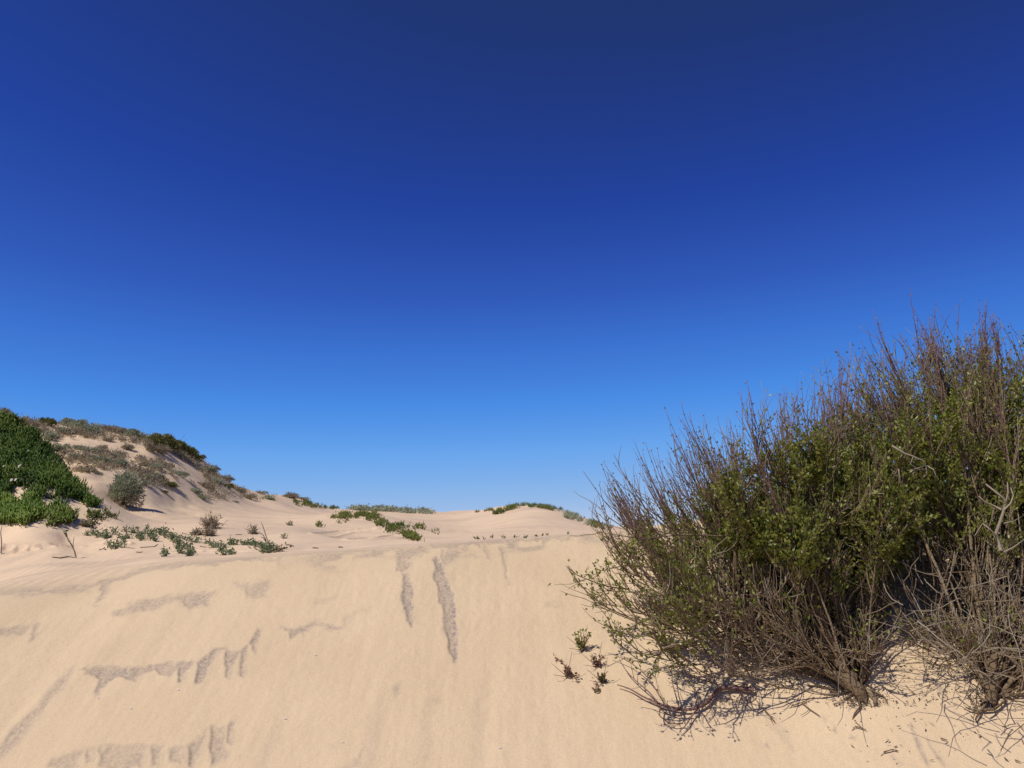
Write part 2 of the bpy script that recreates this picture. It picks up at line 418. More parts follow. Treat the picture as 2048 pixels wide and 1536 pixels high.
# ------------------------------------------------------------------ mesh helpers
def link(o, parent=None):
    COL.objects.link(o)
    if parent is not None:
        o.parent = parent
    return o

def np_mesh(name, V, faces, mat, attrs=None, smooth=True):
    """faces: list of integer arrays (N, k)"""
    me = bpy.data.meshes.new(name)
    V = np.asarray(V, np.float32)
    loops = np.concatenate([f.ravel() for f in faces]).astype(np.int32)
    tot = np.concatenate([np.full(len(f), f.shape[1], np.int32) for f in faces])
    start = np.concatenate([[0], np.cumsum(tot)[:-1]]).astype(np.int32)
    me.vertices.add(len(V)); me.vertices.foreach_set('co', V.ravel())
    me.loops.add(len(loops)); me.loops.foreach_set('vertex_index', loops)
    me.polygons.add(len(tot)); me.polygons.foreach_set('loop_start', start); me.polygons.foreach_set('loop_total', tot)
    me.polygons.foreach_set('use_smooth', np.full(len(tot), smooth))
    for k_, v_ in (attrs or {}).items():
        at = me.attributes.new(k_, 'FLOAT', 'POINT')
        at.data.foreach_set('value', np.asarray(v_, np.float32).ravel())
    me.update(calc_edges=True)
    me.materials.append(mat)
    return me

class Geo:
    def __init__(self):
        self.V, self.F, self.R, self.n = [], {3: [], 4: []}, [], 0
    def add(self, V, F, rnd):
        V = np.asarray(V, float)
        for f in F:
            f = np.asarray(f, int)
            self.F[f.shape[1]].append(f + self.n)
        self.V.append(V)
        self.R.append(np.broadcast_to(np.asarray(rnd, float), (len(V),)))
        self.n += len(V)
    def tube(self, pts, radii, sides=3, rnd=0.5):
        pts = np.asarray(pts, float); m = len(pts)
        t = np.gradient(pts, axis=0)
        t /= np.linalg.norm(t, axis=1, keepdims=True) + 1e-12
        ref = np.array([0.31, 0.87, 0.38]) if abs(t[0, 1]) < 0.8 else np.array([0.9, 0.1, 0.4])
        n1 = np.cross(t, ref); n1 /= np.linalg.norm(n1, axis=1, keepdims=True) + 1e-12
        n2 = np.cross(t, n1)
        an = np.arange(sides) * 2 * math.pi / sides
        rr = np.asarray(radii, float)[:, None, None]
        V = pts[:, None, :] + rr * (np.cos(an)[None, :, None] * n1[:, None, :] + np.sin(an)[None, :, None] * n2[:, None, :])
        i = np.arange(m - 1)[:, None] * sides; j = np.arange(sides)[None, :]; j2 = (j + 1) % sides
        f = np.stack([i + j, i + j2, i + sides + j2, i + sides + j], -1).reshape(-1, 4)
        F = [f]
        if sides == 3:
            F.append(np.array([[(m - 1) * 3, (m - 1) * 3 + 1, (m - 1) * 3 + 2]]))
        else:
            F.append(np.array([[(m - 1) * sides, (m - 1) * sides + q, (m - 1) * sides + q + 1] for q in range(1, sides - 1)]))
        self.add(V.reshape(-1, 3), F, rnd)
    def leaves(self, pos, dirs, length, width, rnd, fold=0.25):
        """two-triangle folded leaves"""
        pos = np.asarray(pos, float); N = len(pos)
        if N == 0:
            return
        d_ = np.asarray(dirs, float); d_ = d_ / (np.linalg.norm(d_, axis=1, keepdims=True) + 1e-9)
        q = rng.normal(size=(N, 3)); q[:, 2] += 0.2
        s_ = np.cross(d_, q); s_ /= np.linalg.norm(s_, axis=1, keepdims=True) + 1e-9
        nn = np.cross(s_, d_)
        L = np.broadcast_to(length, (N,))[:, None]; W = np.broadcast_to(width, (N,))[:, None]
        b = pos; tip = pos + d_ * L
        l = pos + d_ * L * 0.45 + s_ * W + nn * W * fold; r = pos + d_ * L * 0.45 - s_ * W + nn * W * fold
        V = np.stack([b, l, tip, r], 1).reshape(-1, 3)
        o = np.arange(N)[:, None] * 4
        f = np.concatenate([o + np.array([[0, 2, 1]]), o + np.array([[0, 3, 2]])])
        self.add(V, [f], np.repeat(np.broadcast_to(rnd, (N,)), 4))
    def spikes(self, pos, dirs, length, width, rnd):
        """fleshy three-sided leaves, thickest below the middle"""
        pos = np.asarray(pos, float); N = len(pos)
        if N == 0:
            return
        d_ = np.asarray(dirs, float); d_ = d_ / (np.linalg.norm(d_, axis=1, keepdims=True) + 1e-9)
        q = rng.normal(size=(N, 3))
        s_ = np.cross(d_, q); s_ /= np.linalg.norm(s_, axis=1, keepdims=True) + 1e-9
        nn = np.cross(s_, d_)
        L = np.broadcast_to(length, (N,))[:, None]; W = np.broadcast_to(width, (N,))[:, None]
        vs = [pos]
        bend = np.array([0, 0, 1.0])[None] * L * 0.12
        for a in (0, 2.094, 4.189):
            vs.append(pos + d_ * L * 0.4 + (math.cos(a) * s_ + math.sin(a) * nn) * W)
        vs.append(pos + d_ * L + bend)
        V = np.stack(vs, 1).reshape(-1, 3)
        o = np.arange(N)[:, None] * 5
        f = np.concatenate([o + np.array([[x_]]).reshape(1, -1) for x_ in ([0, 2, 1], [0, 3, 2], [0, 1, 3], [1, 2, 4], [2, 3, 4], [3, 1, 4])])
        self.add(V, [f], np.repeat(np.broadcast_to(rnd, (N,)), 5))
    def mesh(self, name, mat, origin=(0, 0, 0), smooth=True):
        V = np.concatenate(self.V) - np.asarray(origin, float)
        F = [np.concatenate(v) for v in self.F.values() if v]
        return np_mesh(name, V, F, mat, {'rnd': np.concatenate(self.R)}, smooth)

def empty(name, loc, label, cat, group=None):
    o = bpy.data.objects.new(name, None)
    o.empty_display_size = 0.1
    o.location = loc
    o['label'] = label; o['category'] = cat
    if group: o['group'] = group
    return link(o)

def part(name, geo, mat, root, smooth=True, label=None):
    """a part: mesh in world coordinates of the geo, parented to its thing"""
    o = bpy.data.objects.new(name, geo.mesh(name, mat, root.location, smooth))
    if label: o['label'] = label
    return link(o, root)

def thing1(name, geo, mat, loc, label, cat, group=None, smooth=True):
    o = bpy.data.objects.new(name, geo.mesh(name, mat, loc, smooth))
    o.location = loc
    o['label'] = label; o['category'] = cat
    if group: o['group'] = group
    return link(o)

# ------------------------------------------------------------------ materials
def mat_new(name):
    m = bpy.data.materials.new(name); m.use_nodes = True
    nt = m.node_tree
    for n in list(nt.nodes): nt.nodes.remove(n)
    out = nt.nodes.new('ShaderNodeOutputMaterial')
    return m, nt, out

def ramp(nt, stops, fac):
    r = nt.nodes.new('ShaderNodeValToRGB')
    el = r.color_ramp.elements
    while len(el) < len(stops): el.new(0.5)
    for e, (p, c) in zip(el, stops):
        e.position = p; e.color = (*c, 1)
    nt.links.new(fac, r.inputs[0])
    return r.outputs[0]

def plant_mat(name, cols, trans=0.25, rough=0.55, spec=0.3):
    m, nt, out = mat_new(name)
    at = nt.nodes.new('ShaderNodeAttribute'); at.attribute_name = 'rnd'
    n = len(cols)
    col = ramp(nt, [(i / max(1, n - 1), c) for i, c in enumerate(cols)], at.outputs['Fac'])
    p = nt.nodes.new('ShaderNodeBsdfPrincipled')
    p.inputs['Roughness'].default_value = rough
    p.inputs['Specular IOR Level'].default_value = spec
    nt.links.new(col, p.inputs['Base Color'])
    if trans > 0:
        t = nt.nodes.new('ShaderNodeBsdfTranslucent')
        nt.links.new(col, t.inputs['Color'])
        mx = nt.nodes.new('ShaderNodeMixShader'); mx.inputs[0].default_value = trans
        nt.links.new(p.outputs[0], mx.inputs[1]); nt.links.new(t.outputs[0], mx.inputs[2])
        nt.links.new(mx.outputs[0], out.inputs[0])
    else:
        nt.links.new(p.outputs[0], out.inputs[0])
    return m

M_leaf = plant_mat('willow_leaf', [(.145, .165, .02), (.11, .135, .018), (.205, .225, .032), (.32, .325, .058), (.23, .16, .042)], .35, .42, .5)
M_twig = plant_mat('reddish_twig', [(.12, .065, .055), (.18, .095, .075), (.15, .085, .08), (.22, .14, .105)], 0, .6)
M_bark = plant_mat('grey_brown_bark', [(.13, .085, .048), (.21, .148, .088), (.29, .215, .135)], 0, .85, .15)
nt = M_bark.node_tree
_p = [n for n in nt.nodes if n.type == 'BSDF_PRINCIPLED'][0]
_g = nt.nodes.new('ShaderNodeNewGeometry'); _z = nt.nodes.new('ShaderNodeTexNoise'); _z.inputs['Scale'].default_value = 60; _z.inputs['Detail'].default_value = 5
nt.links.new(_g.outputs['Position'], _z.inputs['Vector'])
_b = nt.nodes.new('ShaderNodeBump'); _b.inputs['Strength'].default_value = 1; _b.inputs['Distance'].default_value = .02
nt.links.new(_z.outputs['Fac'], _b.inputs['Height']); nt.links.new(_b.outputs[0], _p.inputs['Normal'])
M_dead = plant_mat('dead_grey_wood', [(.26, .205, .145), (.37, .31, .235), (.30, .235, .165)], 0, .85, .15)
M_bud = plant_mat('dry_seed_cluster', [(.17, .09, .06), (.25, .14, .085), (.22, .19, .07)], .15, .7)
M_ice = plant_mat('ice_plant_leaf', [(.022, .050, .006), (.042, .085, .009), (.078, .13, .014), (.13, .17, .025)], .12, .55, .2)
M_ice_bright = plant_mat('bright_ice_plant_leaf', [(.05, .10, .010), (.085, .155, .014), (.14, .21, .022), (.20, .25, .04)], .15, .5, .25)
M_ice_red = plant_mat('ice_plant_old_leaf', [(.07, .10, .02), (.14, .12, .035), (.17, .08, .04), (.10, .13, .03)], .1, .5, .4)
M_ice_far = plant_mat('olive_mat_leaf', [(.075, .10, .018), (.13, .15, .028), (.20, .195, .05)], .12, .6, .15)
M_grey = plant_mat('grey_green_leaf', [(.26, .28, .17), (.36, .375, .24), (.47, .47, .33)], .3, .8, .1)
M_brown = plant_mat('dry_brown_scrub', [(.22, .165, .11), (.33, .26, .175), (.45, .37, .25), (.27, .26, .135)], .255, .85, .1)
M_olive = plant_mat('olive_shrub_leaf', [(.12, .13, .032), (.19, .19, .055), (.26, .23, .085)], .2, .6, .2)
M_rocket = plant_mat('fleshy_grey_green_leaf', [(.15, .19, .085), (.22, .26, .13), (.11, .16, .055), (.30, .32, .18)], .2, .6, .2)
M_straw = plant_mat('straw_stem', [(.26, .19, .12), (.36, .28, .18), (.20, .13, .09)], .05, .8, .1)
M_petal = plant_mat('pale_petal', [(.80, .76, .62), (.85, .82, .74)], .3, .5, .2)
M_litter = plant_mat('dry_litter', [(.10, .065, .045), (.17, .12, .08), (.24, .19, .14)], 0, .9, .1)

def sand_material():
    m, nt, out = mat_new('dune_sand')
    N, L = nt.nodes, nt.links
    geo = N.new('ShaderNodeNewGeometry')
    at = N.new('ShaderNodeAttribute'); at.attribute_name = 'stain_shade'
    lag = N.new('ShaderNodeAttribute'); lag.attribute_name = 'lag'
    def noise(scale, det=4, rough=.6, vec=None):
        n = N.new('ShaderNodeTexNoise'); n.inputs['Scale'].default_value = scale
        n.inputs['Detail'].default_value = det; n.inputs['Roughness'].default_value = rough
        L.new(vec or geo.outputs['Position'], n.inputs['Vector'])
        return n.outputs['Fac']
    def math_(op, a, b):
        n = N.new('ShaderNodeMath'); n.operation = op
        for i, v in enumerate((a, b)):
            if isinstance(v, (int, float)): n.inputs[i].default_value = v
            else: L.new(v, n.inputs[i])
        return n.outputs[0]
    def mix(f, a, b):
        n = N.new('ShaderNodeMix'); n.data_type = 'RGBA'
        if isinstance(f, (int, float)): n.inputs[0].default_value = f
        else: L.new(f, n.inputs[0])
        for i, v in ((6, a), (7, b)):
            if isinstance(v, tuple): n.inputs[i].default_value = (*v, 1)
            else: L.new(v, n.inputs[i])
        return n.outputs[2]
    broad = ramp(nt, [(.3, (.60, .443, .272)), (.7, (.645, .483, .303))], noise(1.1, 5))
    lagc = ramp(nt, [(.3, (.665, .485, .315)), (.7, (.725, .535, .352))], noise(.7, 6))
    c = mix(lag.outputs['Fac'], broad, lagc)
    grain = ramp(nt, [(.32, (.80, .79, .80)), (.5, (1, 1, 1)), (.68, (1.14, 1.12, 1.08))], noise(140, 3, .75))
    mul = N.new('ShaderNodeMix'); mul.data_type = 'RGBA'; mul.blend_type = 'MULTIPLY'; mul.inputs[0].default_value = .8
    L.new(c, mul.inputs[6]); L.new(grain, mul.inputs[7])
    c = mul.outputs[2]
    # dark mineral sand and the painted shading behind the bank, broken up by grains
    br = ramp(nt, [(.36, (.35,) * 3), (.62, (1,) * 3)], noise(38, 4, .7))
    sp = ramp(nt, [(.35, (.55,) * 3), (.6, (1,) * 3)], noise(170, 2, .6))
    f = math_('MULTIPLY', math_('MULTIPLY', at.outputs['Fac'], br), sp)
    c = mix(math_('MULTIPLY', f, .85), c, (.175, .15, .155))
    p = N.new('ShaderNodeBsdfPrincipled')
    p.inputs['Roughness'].default_value = .9
    p.inputs['Specular IOR Level'].default_value = .15
    L.new(c, p.inputs['Base Color'])
    b1 = N.new('ShaderNodeBump'); b1.inputs['Strength'].default_value = .35; b1.inputs['Distance'].default_value = .006
    L.new(noise(120, 3, .7), b1.inputs['Height'])
    b2 = N.new('ShaderNodeBump'); b2.inputs['Strength'].default_value = .35; b2.inputs['Distance'].default_value = .03
    L.new(noise(9, 4, .6), b2.inputs['Height'])
    L.new(b1.outputs[0], b2.inputs['Normal'])
    L.new(b2.outputs[0], p.inputs['Normal'])
    L.new(p.outputs[0], out.inputs[0])
    return m

# ------------------------------------------------------------------ ground sheet
nr, nc = X.shape
i = np.arange(nr - 1)[:, None] * nc; j = np.arange(nc)[None, :]; j2 = (j + 1) % nc
quads = np.stack([i + j, i + j2, i + nc + j2, i + nc + j], -1).reshape(-1, 4)[:, ::-1]
Vg = np.stack([X, Y, Z], -1).reshape(-1, 3)
Vg = np.concatenate([Vg, [[0, 0, float(Z[0].mean())]]])
cap = np.stack([np.arange(nc), np.full(nc, nr * nc), (np.arange(nc) + 1) % nc], 1)[:, ::-1]
lagv = behind * (1 - 0.3 * hill)
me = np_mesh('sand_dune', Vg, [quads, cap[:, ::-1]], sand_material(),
             {'stain_shade': np.append(stain_shade.ravel(), 0), 'lag': np.append(lagv.ravel(), 0)})
dune = bpy.data.objects.new('sand_dune', me)
dune['kind'] = 'structure'; dune['label'] = 'pale wind-blown sand of the dunes and the steep bank in front'
link(dune)

# ------------------------------------------------------------------ random helpers
def inpoly(px, py, poly):
    ins = np.zeros(np.shape(px), bool)
    for q in range(len(poly)):
        x0, y0 = poly[q]; x1, y1 = poly[(q + 1) % len(poly)]
        if y0 != y1:
            ins ^= ((y0 > py) != (y1 > py)) & (px < (x1 - x0) * (py - y0) / (y1 - y0) + x0)
    return ins

def samp(poly, n):
    p = np.array(poly, float); lo, hi = p.min(0), p.max(0)
    out = np.zeros((0, 2))
    while len(out) < n:
        c = rng.uniform(lo, hi, size=(n * 3, 2))
        out = np.concatenate([out, c[inpoly(c[:, 0], c[:, 1], poly)]])
    return out[:n]

def nrm(v):
    return v / (np.linalg.norm(v) + 1e-12)

def rv():
    return nrm(rng.normal(size=3))

def grow(p, dr, L, n, up=0.1, wig=0.12, bend=None):
    pts = [np.array(p, float)]; dr = nrm(np.array(dr, float)); st = L / n
    for _ in range(n):
        dr = nrm(dr + np.array([0, 0, up]) + rng.normal(size=3) * wig + (bend if bend is not None else 0))
        pts.append(pts[-1] + dr * st)
    return np.array(pts)

def taper(r0, r1, n):
    return np.linspace(r0, r1, n)

def bez(p0, p1, p2, n):
    t = np.linspace(0, 1, n)[:, None]
    return (1 - t) ** 2 * p0 + 2 * t * (1 - t) * p1 + t ** 2 * p2

# ------------------------------------------------------------------ the big foreground shrubs
LEAFY = [([(1400, 1010), (1450, 975), (1520, 930), (1620, 868), (1700, 828), (1790, 835), (1850, 815), (1940, 770), (2060, 755), (2400, 750),
           (2400, 1120), (1960, 1110), (1880, 1080), (1820, 1140), (1700, 1190), (1560, 1130), (1430, 1110)], 1.0),
         ([(1250, 1090), (1330, 1030), (1400, 1000), (1440, 1110), (1430, 1190), (1340, 1150), (1260, 1150)], .5),
         ([(1140, 1170), (1230, 1090), (1340, 1150), (1430, 1200), (1430, 1300), (1280, 1380), (1180, 1300)], .2),
         ([(1700, 850), (1740, 760), (1850, 700), (2060, 680), (2400, 680), (2400, 790), (1900, 830)], .22),
         ([(1420, 1130), (1700, 1190), (1800, 1160), (1760, 1260), (1500, 1260)], .16)]

def leafiness(p):
    px, py = project(p[0], p[1], p[2])
    best = 0.04
    for poly, v in LEAFY:
        if v > best and inpoly(px, py, poly):
            best = v
    cl = float(vnoise(p[0] * 4.1 + p[1] * 2.3, p[2] * 4.3 + p[1] * 1.7, 90))
    return best * (0.12 + 1.75 * float(sstep(.32, .68, cl)))

class Shrub:
    def __init__(self, base):
        self.base = base; self.stems = []
        self.trunk, self.br, self.tw, self.dead = Geo(), Geo(), Geo(), Geo()
        self.lp, self.ld, self.lr = [], [], []
        self.bp, self.bd = [], []
    def put_leaves(self, pts, gain=1.0, f0=0.2):
        n = len(pts)
        q = leafiness(pts[n // 2]) * gain
        tone = rng.uniform(0, 1)
        for s in range(int(n * f0), n):
            a = pts[s]; dr = nrm(pts[min(s + 1, n - 1)] - pts[max(s - 1, 0)])
            c = rng.poisson(4.2 * q)
            for _ in range(c):
                self.lp.append(a + rng.normal(size=3) * .012)
                self.ld.append(dr * .7 + rv() * .8 + np.array([0, 0, .25]))
                self.lr.append(np.clip(.25 * tone + rng.uniform(.0, .62) + (.3 if rng.random() < .05 else 0), 0, 1))
    def twig(self, p, dr, L, dead=False):
        pts = grow(p, dr, L, 4, .10, .16)
        (self.dead if dead else self.br if rng.random() < .75 else self.tw).tube(pts, taper(.0030, .0014, 5), 3, rng.random())
        if not dead:
            self.put_leaves(pts)
    def branch(self, p, dr, L, ntw, upb=.12, whip=False):
        pts = grow(p, dr, L, 6, upb, .12)
        low = leafiness(pts[3]) < .12
        self.br.tube(pts, taper(.0065, .003, 7), 3, rng.random())
        for _ in range(ntw):
            s = rng.integers(1, 7)
            t = nrm(pts[min(s + 1, 6)] - pts[s - 1])
            self.twig(pts[s], t * .9 + rv() * .7 + np.array([0, 0, .12]), rng.uniform(.10, .28), dead=low and rng.random() < .3)
        self.put_leaves(pts, .8, .4)
        return pts
    def whip(self, p, dr, L):
        pts = grow(p, dr, L, 8, .05, .045)
        self.tw.tube(pts, taper(.0044, .0018, 9), 3, rng.random())
        for s in range(2, 9):
            if rng.random() < .55:
                for _ in range(rng.integers(1, 3)):
                    self.bp.append(pts[s] + rng.normal(size=3) * .006); self.bd.append(nrm(pts[s] - pts[s - 1]) * .8 + rv() * .6)
        self.put_leaves(pts[:4], .25, 0)
        if rng.random() < .5:
            s = rng.integers(2, 5)
            q = grow(pts[s], nrm(pts[s + 1] - pts[s]) + rv() * .35, L * rng.uniform(.3, .55), 5, .06, .05)
            self.tw.tube(q, taper(.0028, .0013, 6), 3, rng.random())
            for s in range(1, 6):
                if rng.random() < .5:
                    self.bp.append(q[s]); self.bd.append(nrm(q[s] - q[s - 1]) * .8 + rv() * .6)
    def limb(self, tgt, r0, sag=.12, nb=8, ntw=5, nwhip=5, lean=(0, 0, 0), wl=(.3, .7), base=None):
        b = self.base if base is None else base
        if base is None and self.stems and rng.random() < .75:
            c = [q for q in self.stems if np.linalg.norm(tgt - q) > .5 and q[2] < tgt[2] + .15]
            if c:
                w_ = np.array([np.linalg.norm(tgt - q) for q in c])
                b = c[int(np.argsort(w_)[min(len(c) - 1, int(rng.exponential(len(c) * .25)))])]
        dvec = tgt - b; L = np.linalg.norm(dvec)
        side = np.cross(dvec, [0, 0, 1]); side = nrm(side) * rng.normal() * .08 * L
        p1 = b + dvec * rng.uniform(.4, .55) + np.array([0, 0, -sag * L]) + side
        g = gz(p1[0], p1[1]) + .05
        if p1[2] < g: p1[2] = g
        n = 14
        pts = bez(b, p1, tgt, n)
        jit = np.cumsum(rng.normal(size=(n, 3)) * .008, 0); jit[0] = 0
        pts = pts + jit
        gg = ground(pts[:, 0], pts[:, 1]) + .02
        pts[1:, 2] = np.maximum(pts[1:, 2], gg[1:])
        self.br.tube(pts, r0 * (1 - .78 * np.linspace(0, 1, n) ** .8), 5, rng.random())
        for _ in range(nb):
            s = int(np.clip(n * rng.uniform(.30, 1.0) ** .8, 3, n - 1))
            t = nrm(pts[s] - pts[s - 1])
            self.branch(pts[s], t * 1.1 + rv() * .6 + np.array([0, 0, .18]), rng.uniform(.28, .62) * min(1.2, L / 1.6), ntw)
        tx, ty = project(tgt[0], tgt[1], tgt[2])
        deep = ty - np.interp(tx, [1150, 1235, 1320, 1430, 1540, 1640, 1740, 1760, 1850, 1950, 2400], [1170, 1090, 1015, 955, 900, 850, 800, 760, 710, 690, 680])
        if deep > 110: nwhip = min(nwhip, 1)
        elif deep < 50 and nwhip > 2: nwhip = int(nwhip * 1.5)
        for _ in range(nwhip):
            s = rng.integers(n - 5, n)
            t = nrm(pts[s] - pts[s - 1])
            self.whip(pts[s], np.array([0, 0, .8]) + t * .55 + np.array(lean) + rv() * .2, rng.uniform(*wl))
        return pts
    def finish(self, root):
        part('trunk', self.trunk, M_bark, root)
        part('branch', self.br, M_bark, root)
        part('shoot', self.tw, M_twig, root)
        if self.dead.n:
            part('dead_twig', self.dead, M_dead, root)
        g = Geo()
        N = len(self.lp)
        g.leaves(self.lp, self.ld, rng.uniform(.022, .042, N), rng.uniform(.006, .0108, N), np.array(self.lr))
        part('foliage', g, M_leaf, root)
        if self.bp:
            g = Geo(); N = len(self.bp)
            g.leaves(self.bp, self.bd, rng.uniform(.012, .026, N), rng.uniform(.004, .008, N), rng.random(N), .5)
            part('seed_head', g, M_bud, root)
        print('leaves', N, len(self.lp))

def targets(poly, n, y0, y1):
    out = []
    for px, py in samp(poly, n):
        y = rng.uniform(y0, y1)
        p = P(px, py, y)
        g = gz(p[0], p[1])
        if p[2] < g + .12:
            h = hitZ(px, py)
            p = P(px, py, max(5.0, h[1] - rng.uniform(.15, .5)))
        out.append(p)
    return out

# left shrub, fanning out over the bank
bA = hitZ(1718, 1384); bA[2] -= .04
A = Shrub(bA)
crownA = [(1235, 1090), (1320, 1015), (1430, 955), (1540, 900), (1640, 850), (1740, 815), (1850, 850), (1850, 1080), (1700, 1150), (1560, 1180), (1420, 1180), (1290, 1170)]
# crooked trunk with two main stems and surface roots
for pts, r0, r1 in (([(1738, 1404, 0), (1714, 1380, .04), (1688, 1335, .12), (1658, 1285, .22), (1628, 1235, .34), (1592, 1180, .5), (1545, 1090, .7), (1500, 1000, .9)], .052, .010),
                    ([(1712, 1378, .04), (1672, 1352, .08), (1620, 1332, .14), (1560, 1312, .2), (1490, 1268, .3), (1400, 1210, .45)], .021, .008),
                    ([(1688, 1335, .12), (1640, 1296, .2), (1580, 1262, .3), (1500, 1235, .4), (1420, 1185, .5)], .026, .008),
                    ([(1660, 1288, .2), (1668, 1220, .3), (1690, 1140, .45), (1710, 1040, .7)], .022, .008)):
    q = []
    for px, py, lift in pts:
        h = hitZ(px, py)
        q.append(P(px, py, h[1] - lift * 1.2) if lift else h)
    q = np.array(q)
    t = np.linspace(0, 1, len(q)); tt = np.linspace(0, 1, len(q) * 4)
    q = np.stack([np.interp(tt, t, q[:, c]) for c in range(3)], 1)
    for _ in range(2): q[1:-1] = (q[:-2] + q[1:-1] * 2 + q[2:]) / 4
    q += rng.normal(size=q.shape) * .006
    if pts[0][2] == 0: q[0] += np.array([.03, .10, -.16]); q[1] += np.array([.015, .05, -.08]); q[2] += np.array([0, .015, -.03])
    A.trunk.tube(q, np.linspace(r0, r1, len(q)) * 1.15 * (1 + .10 * rng.normal(size=len(q))), 7, rng.random())
    A.stems += [v for v in q[4:]]
for pts, r0 in (([(1716, 1378), (1738, 1390), (1748, 1402), (1754, 1410)], .026), ([(1716, 1382), (1702, 1394), (1688, 1402)], .017), ([(1722, 1388), (1732, 1400), (1733, 1412)], .018), ([(1708, 1374), (1712, 1392), (1706, 1404)], .015), ([(1715, 1385), (1718, 1405), (1722, 1420), (1710, 1432), (1704, 1440)], .010),
                ([(1700, 1375), (1670, 1385), (1640, 1378), (1610, 1370)], .010), ([(1740, 1385), (1770, 1400), (1778, 1412)], .008)):
    q = np.array([hitZ(*p) for p in pts]); q[:, 2] += .02; q[-1, 2] -= .03
    t = np.linspace(0, 1, len(q)); tt = np.linspace(0, 1, 10)
    q = np.stack([np.interp(tt, t, q[:, c]) for c in range(3)], 1)
    A.trunk.tube(q, np.linspace(r0, r0 * .4, 10), 6, rng.random())
for tg in targets(crownA, 120, 5.8, 7.8):
    lean = (-.10 - .38 * float(sstep(2.9, .6, tg[0])), 0, 0)
    A.limb(tg, rng.uniform(.009, .016), rng.uniform(-.04, .08), 8, 5, 8, lean, (.36, .80))
fringe = [(1195, 1180), (1250, 1100), (1340, 1180), (1420, 1250), (1400, 1350), (1270, 1340), (1205, 1270)]
for tg in targets(fringe, 22, 5.6, 7.0):
    A.limb(tg, rng.uniform(.007, .011), rng.uniform(.04, .12), 5, 4, 2, (-.35, 0, .1), (.16, .36))
for px, py, dy in ((1205, 960, .9), (1185, 1000, .8), (1235, 985, .9), (1300, 930, 1), (1330, 905, 1), (1265, 985, .8), (1365, 900, 1.2)):
    tg = P(px + 55, py + 110, 6.9)
    A.whip(tg, np.array([-.42, 0, 1]), .62)
    A.limb(tg, .009, .1, 4, 4, 2, (-.35, 0, 0), (.35, .65))
# low reddish branch sweeping over the sand to the left
def low(pts, r0, r1, g, lift=.05):
    q = []
    for px, py in pts:
        h = hitZ(px, py); q.append(P(px, py, h[1] - lift))
    q = np.array(q); t = np.linspace(0, 1, len(q)); tt = np.linspace(0, 1, len(q) * 4)
    q = np.stack([np.interp(tt, t, q[:, c]) for c in range(3)], 1)
    for _ in range(2): q[1:-1] = (q[:-2] + q[1:-1] * 2 + q[2:]) / 4
    g.tube(q, np.linspace(r0, r1, len(q)), 5, rng.random())
    return q
def s5(*pts): return [(1100 + x / 2.16, 1000 + y / 2.16) for x, y in pts]
LB = Geo()
m1 = low(s5((880, 820), (800, 812), (735, 812), (700, 850), (680, 875), (640, 898), (590, 908), (520, 895), (470, 880), (400, 850), (345, 815), (290, 798)), .018, .004, LB)
m2 = low(s5((640, 900), (610, 935), (590, 970), (560, 1000)), .007, .003, LB)
subs = [((600, 908), (540, 910), (480, 890), (420, 868), (380, 860)), ((570, 930), (520, 930), (490, 918)), ((575, 965), (530, 968), (505, 958)), ((470, 880), (430, 830), (380, 790), (330, 740), (300, 690)),
        ((500, 890), (470, 840), (440, 790), (400, 740), (330, 690), (250, 660)), ((690, 865), (750, 870), (790, 860)), ((800, 815), (860, 880), (890, 860), (895, 830)), ((690, 870), (700, 900), (670, 935)),
        ((740, 812), (690, 780), (620, 740), (560, 700)), ((735, 812), (700, 770), (690, 720), (650, 690)), ((560, 905), (545, 850), (530, 800), (525, 740)), ((620, 905), (640, 850), (620, 800)),
        ((800, 815), (900, 770), (1000, 740), (1110, 725)), ((840, 815), (820, 870), (800, 940)), ((700, 790), (640, 770), (560, 745), (480, 700)), ((480, 885), (470, 930), (510, 965))]
for s_ in subs:
    q = low(s5(*s_), .0055, .0022, LB, rng.uniform(.04, .14))
    for _ in range(3):
        k_ = rng.integers(len(q) // 2, len(q))
        A.bp.append(q[k_]); A.bd.append(rv() + np.array([0, 0, .3]))
    for _ in range(1):
        k_ = rng.integers(len(q) // 3, len(q) - 1)
        A.twig(q[k_], nrm(q[k_ + 1] - q[k_]) + rv() * .6 + np.array([-.3, 0, .3]), rng.uniform(.08, .22))
# tangle of bare twigs under the crown
for tg in targets([(1400, 1180), (1760, 1170), (1745, 1330), (1620, 1340), (1470, 1310)], 40, 5.9, 6.8):
    A.limb(tg, rng.uniform(.006, .011), rng.uniform(-.05, .12), 5, 4, 0)
for px, py in samp([(1420, 1200), (1780, 1170), (1770, 1320), (1640, 1350), (1500, 1320)], 420):
    h = hitZ(px, py); p = P(px, py, h[1] - rng.uniform(.03, .35))
    q = grow(p, np.array([-.6, .0, .5]) + rv() * .9, rng.uniform(.15, .5), 6, .03, .16)
    (A.dead if rng.random() < .35 else A.br).tube(q, taper(.004, .0016, 7), 3, rng.random())
rootA = empty('willow_shrub', bA, 'broad leafy shrub with a crooked trunk fanning leftwards over the sand bank', 'shrub', 'large shrubs on the sand bank')
A.finish(rootA)
part('low_branch', LB, M_twig, rootA, label='bare reddish branch sweeping low across the sand')

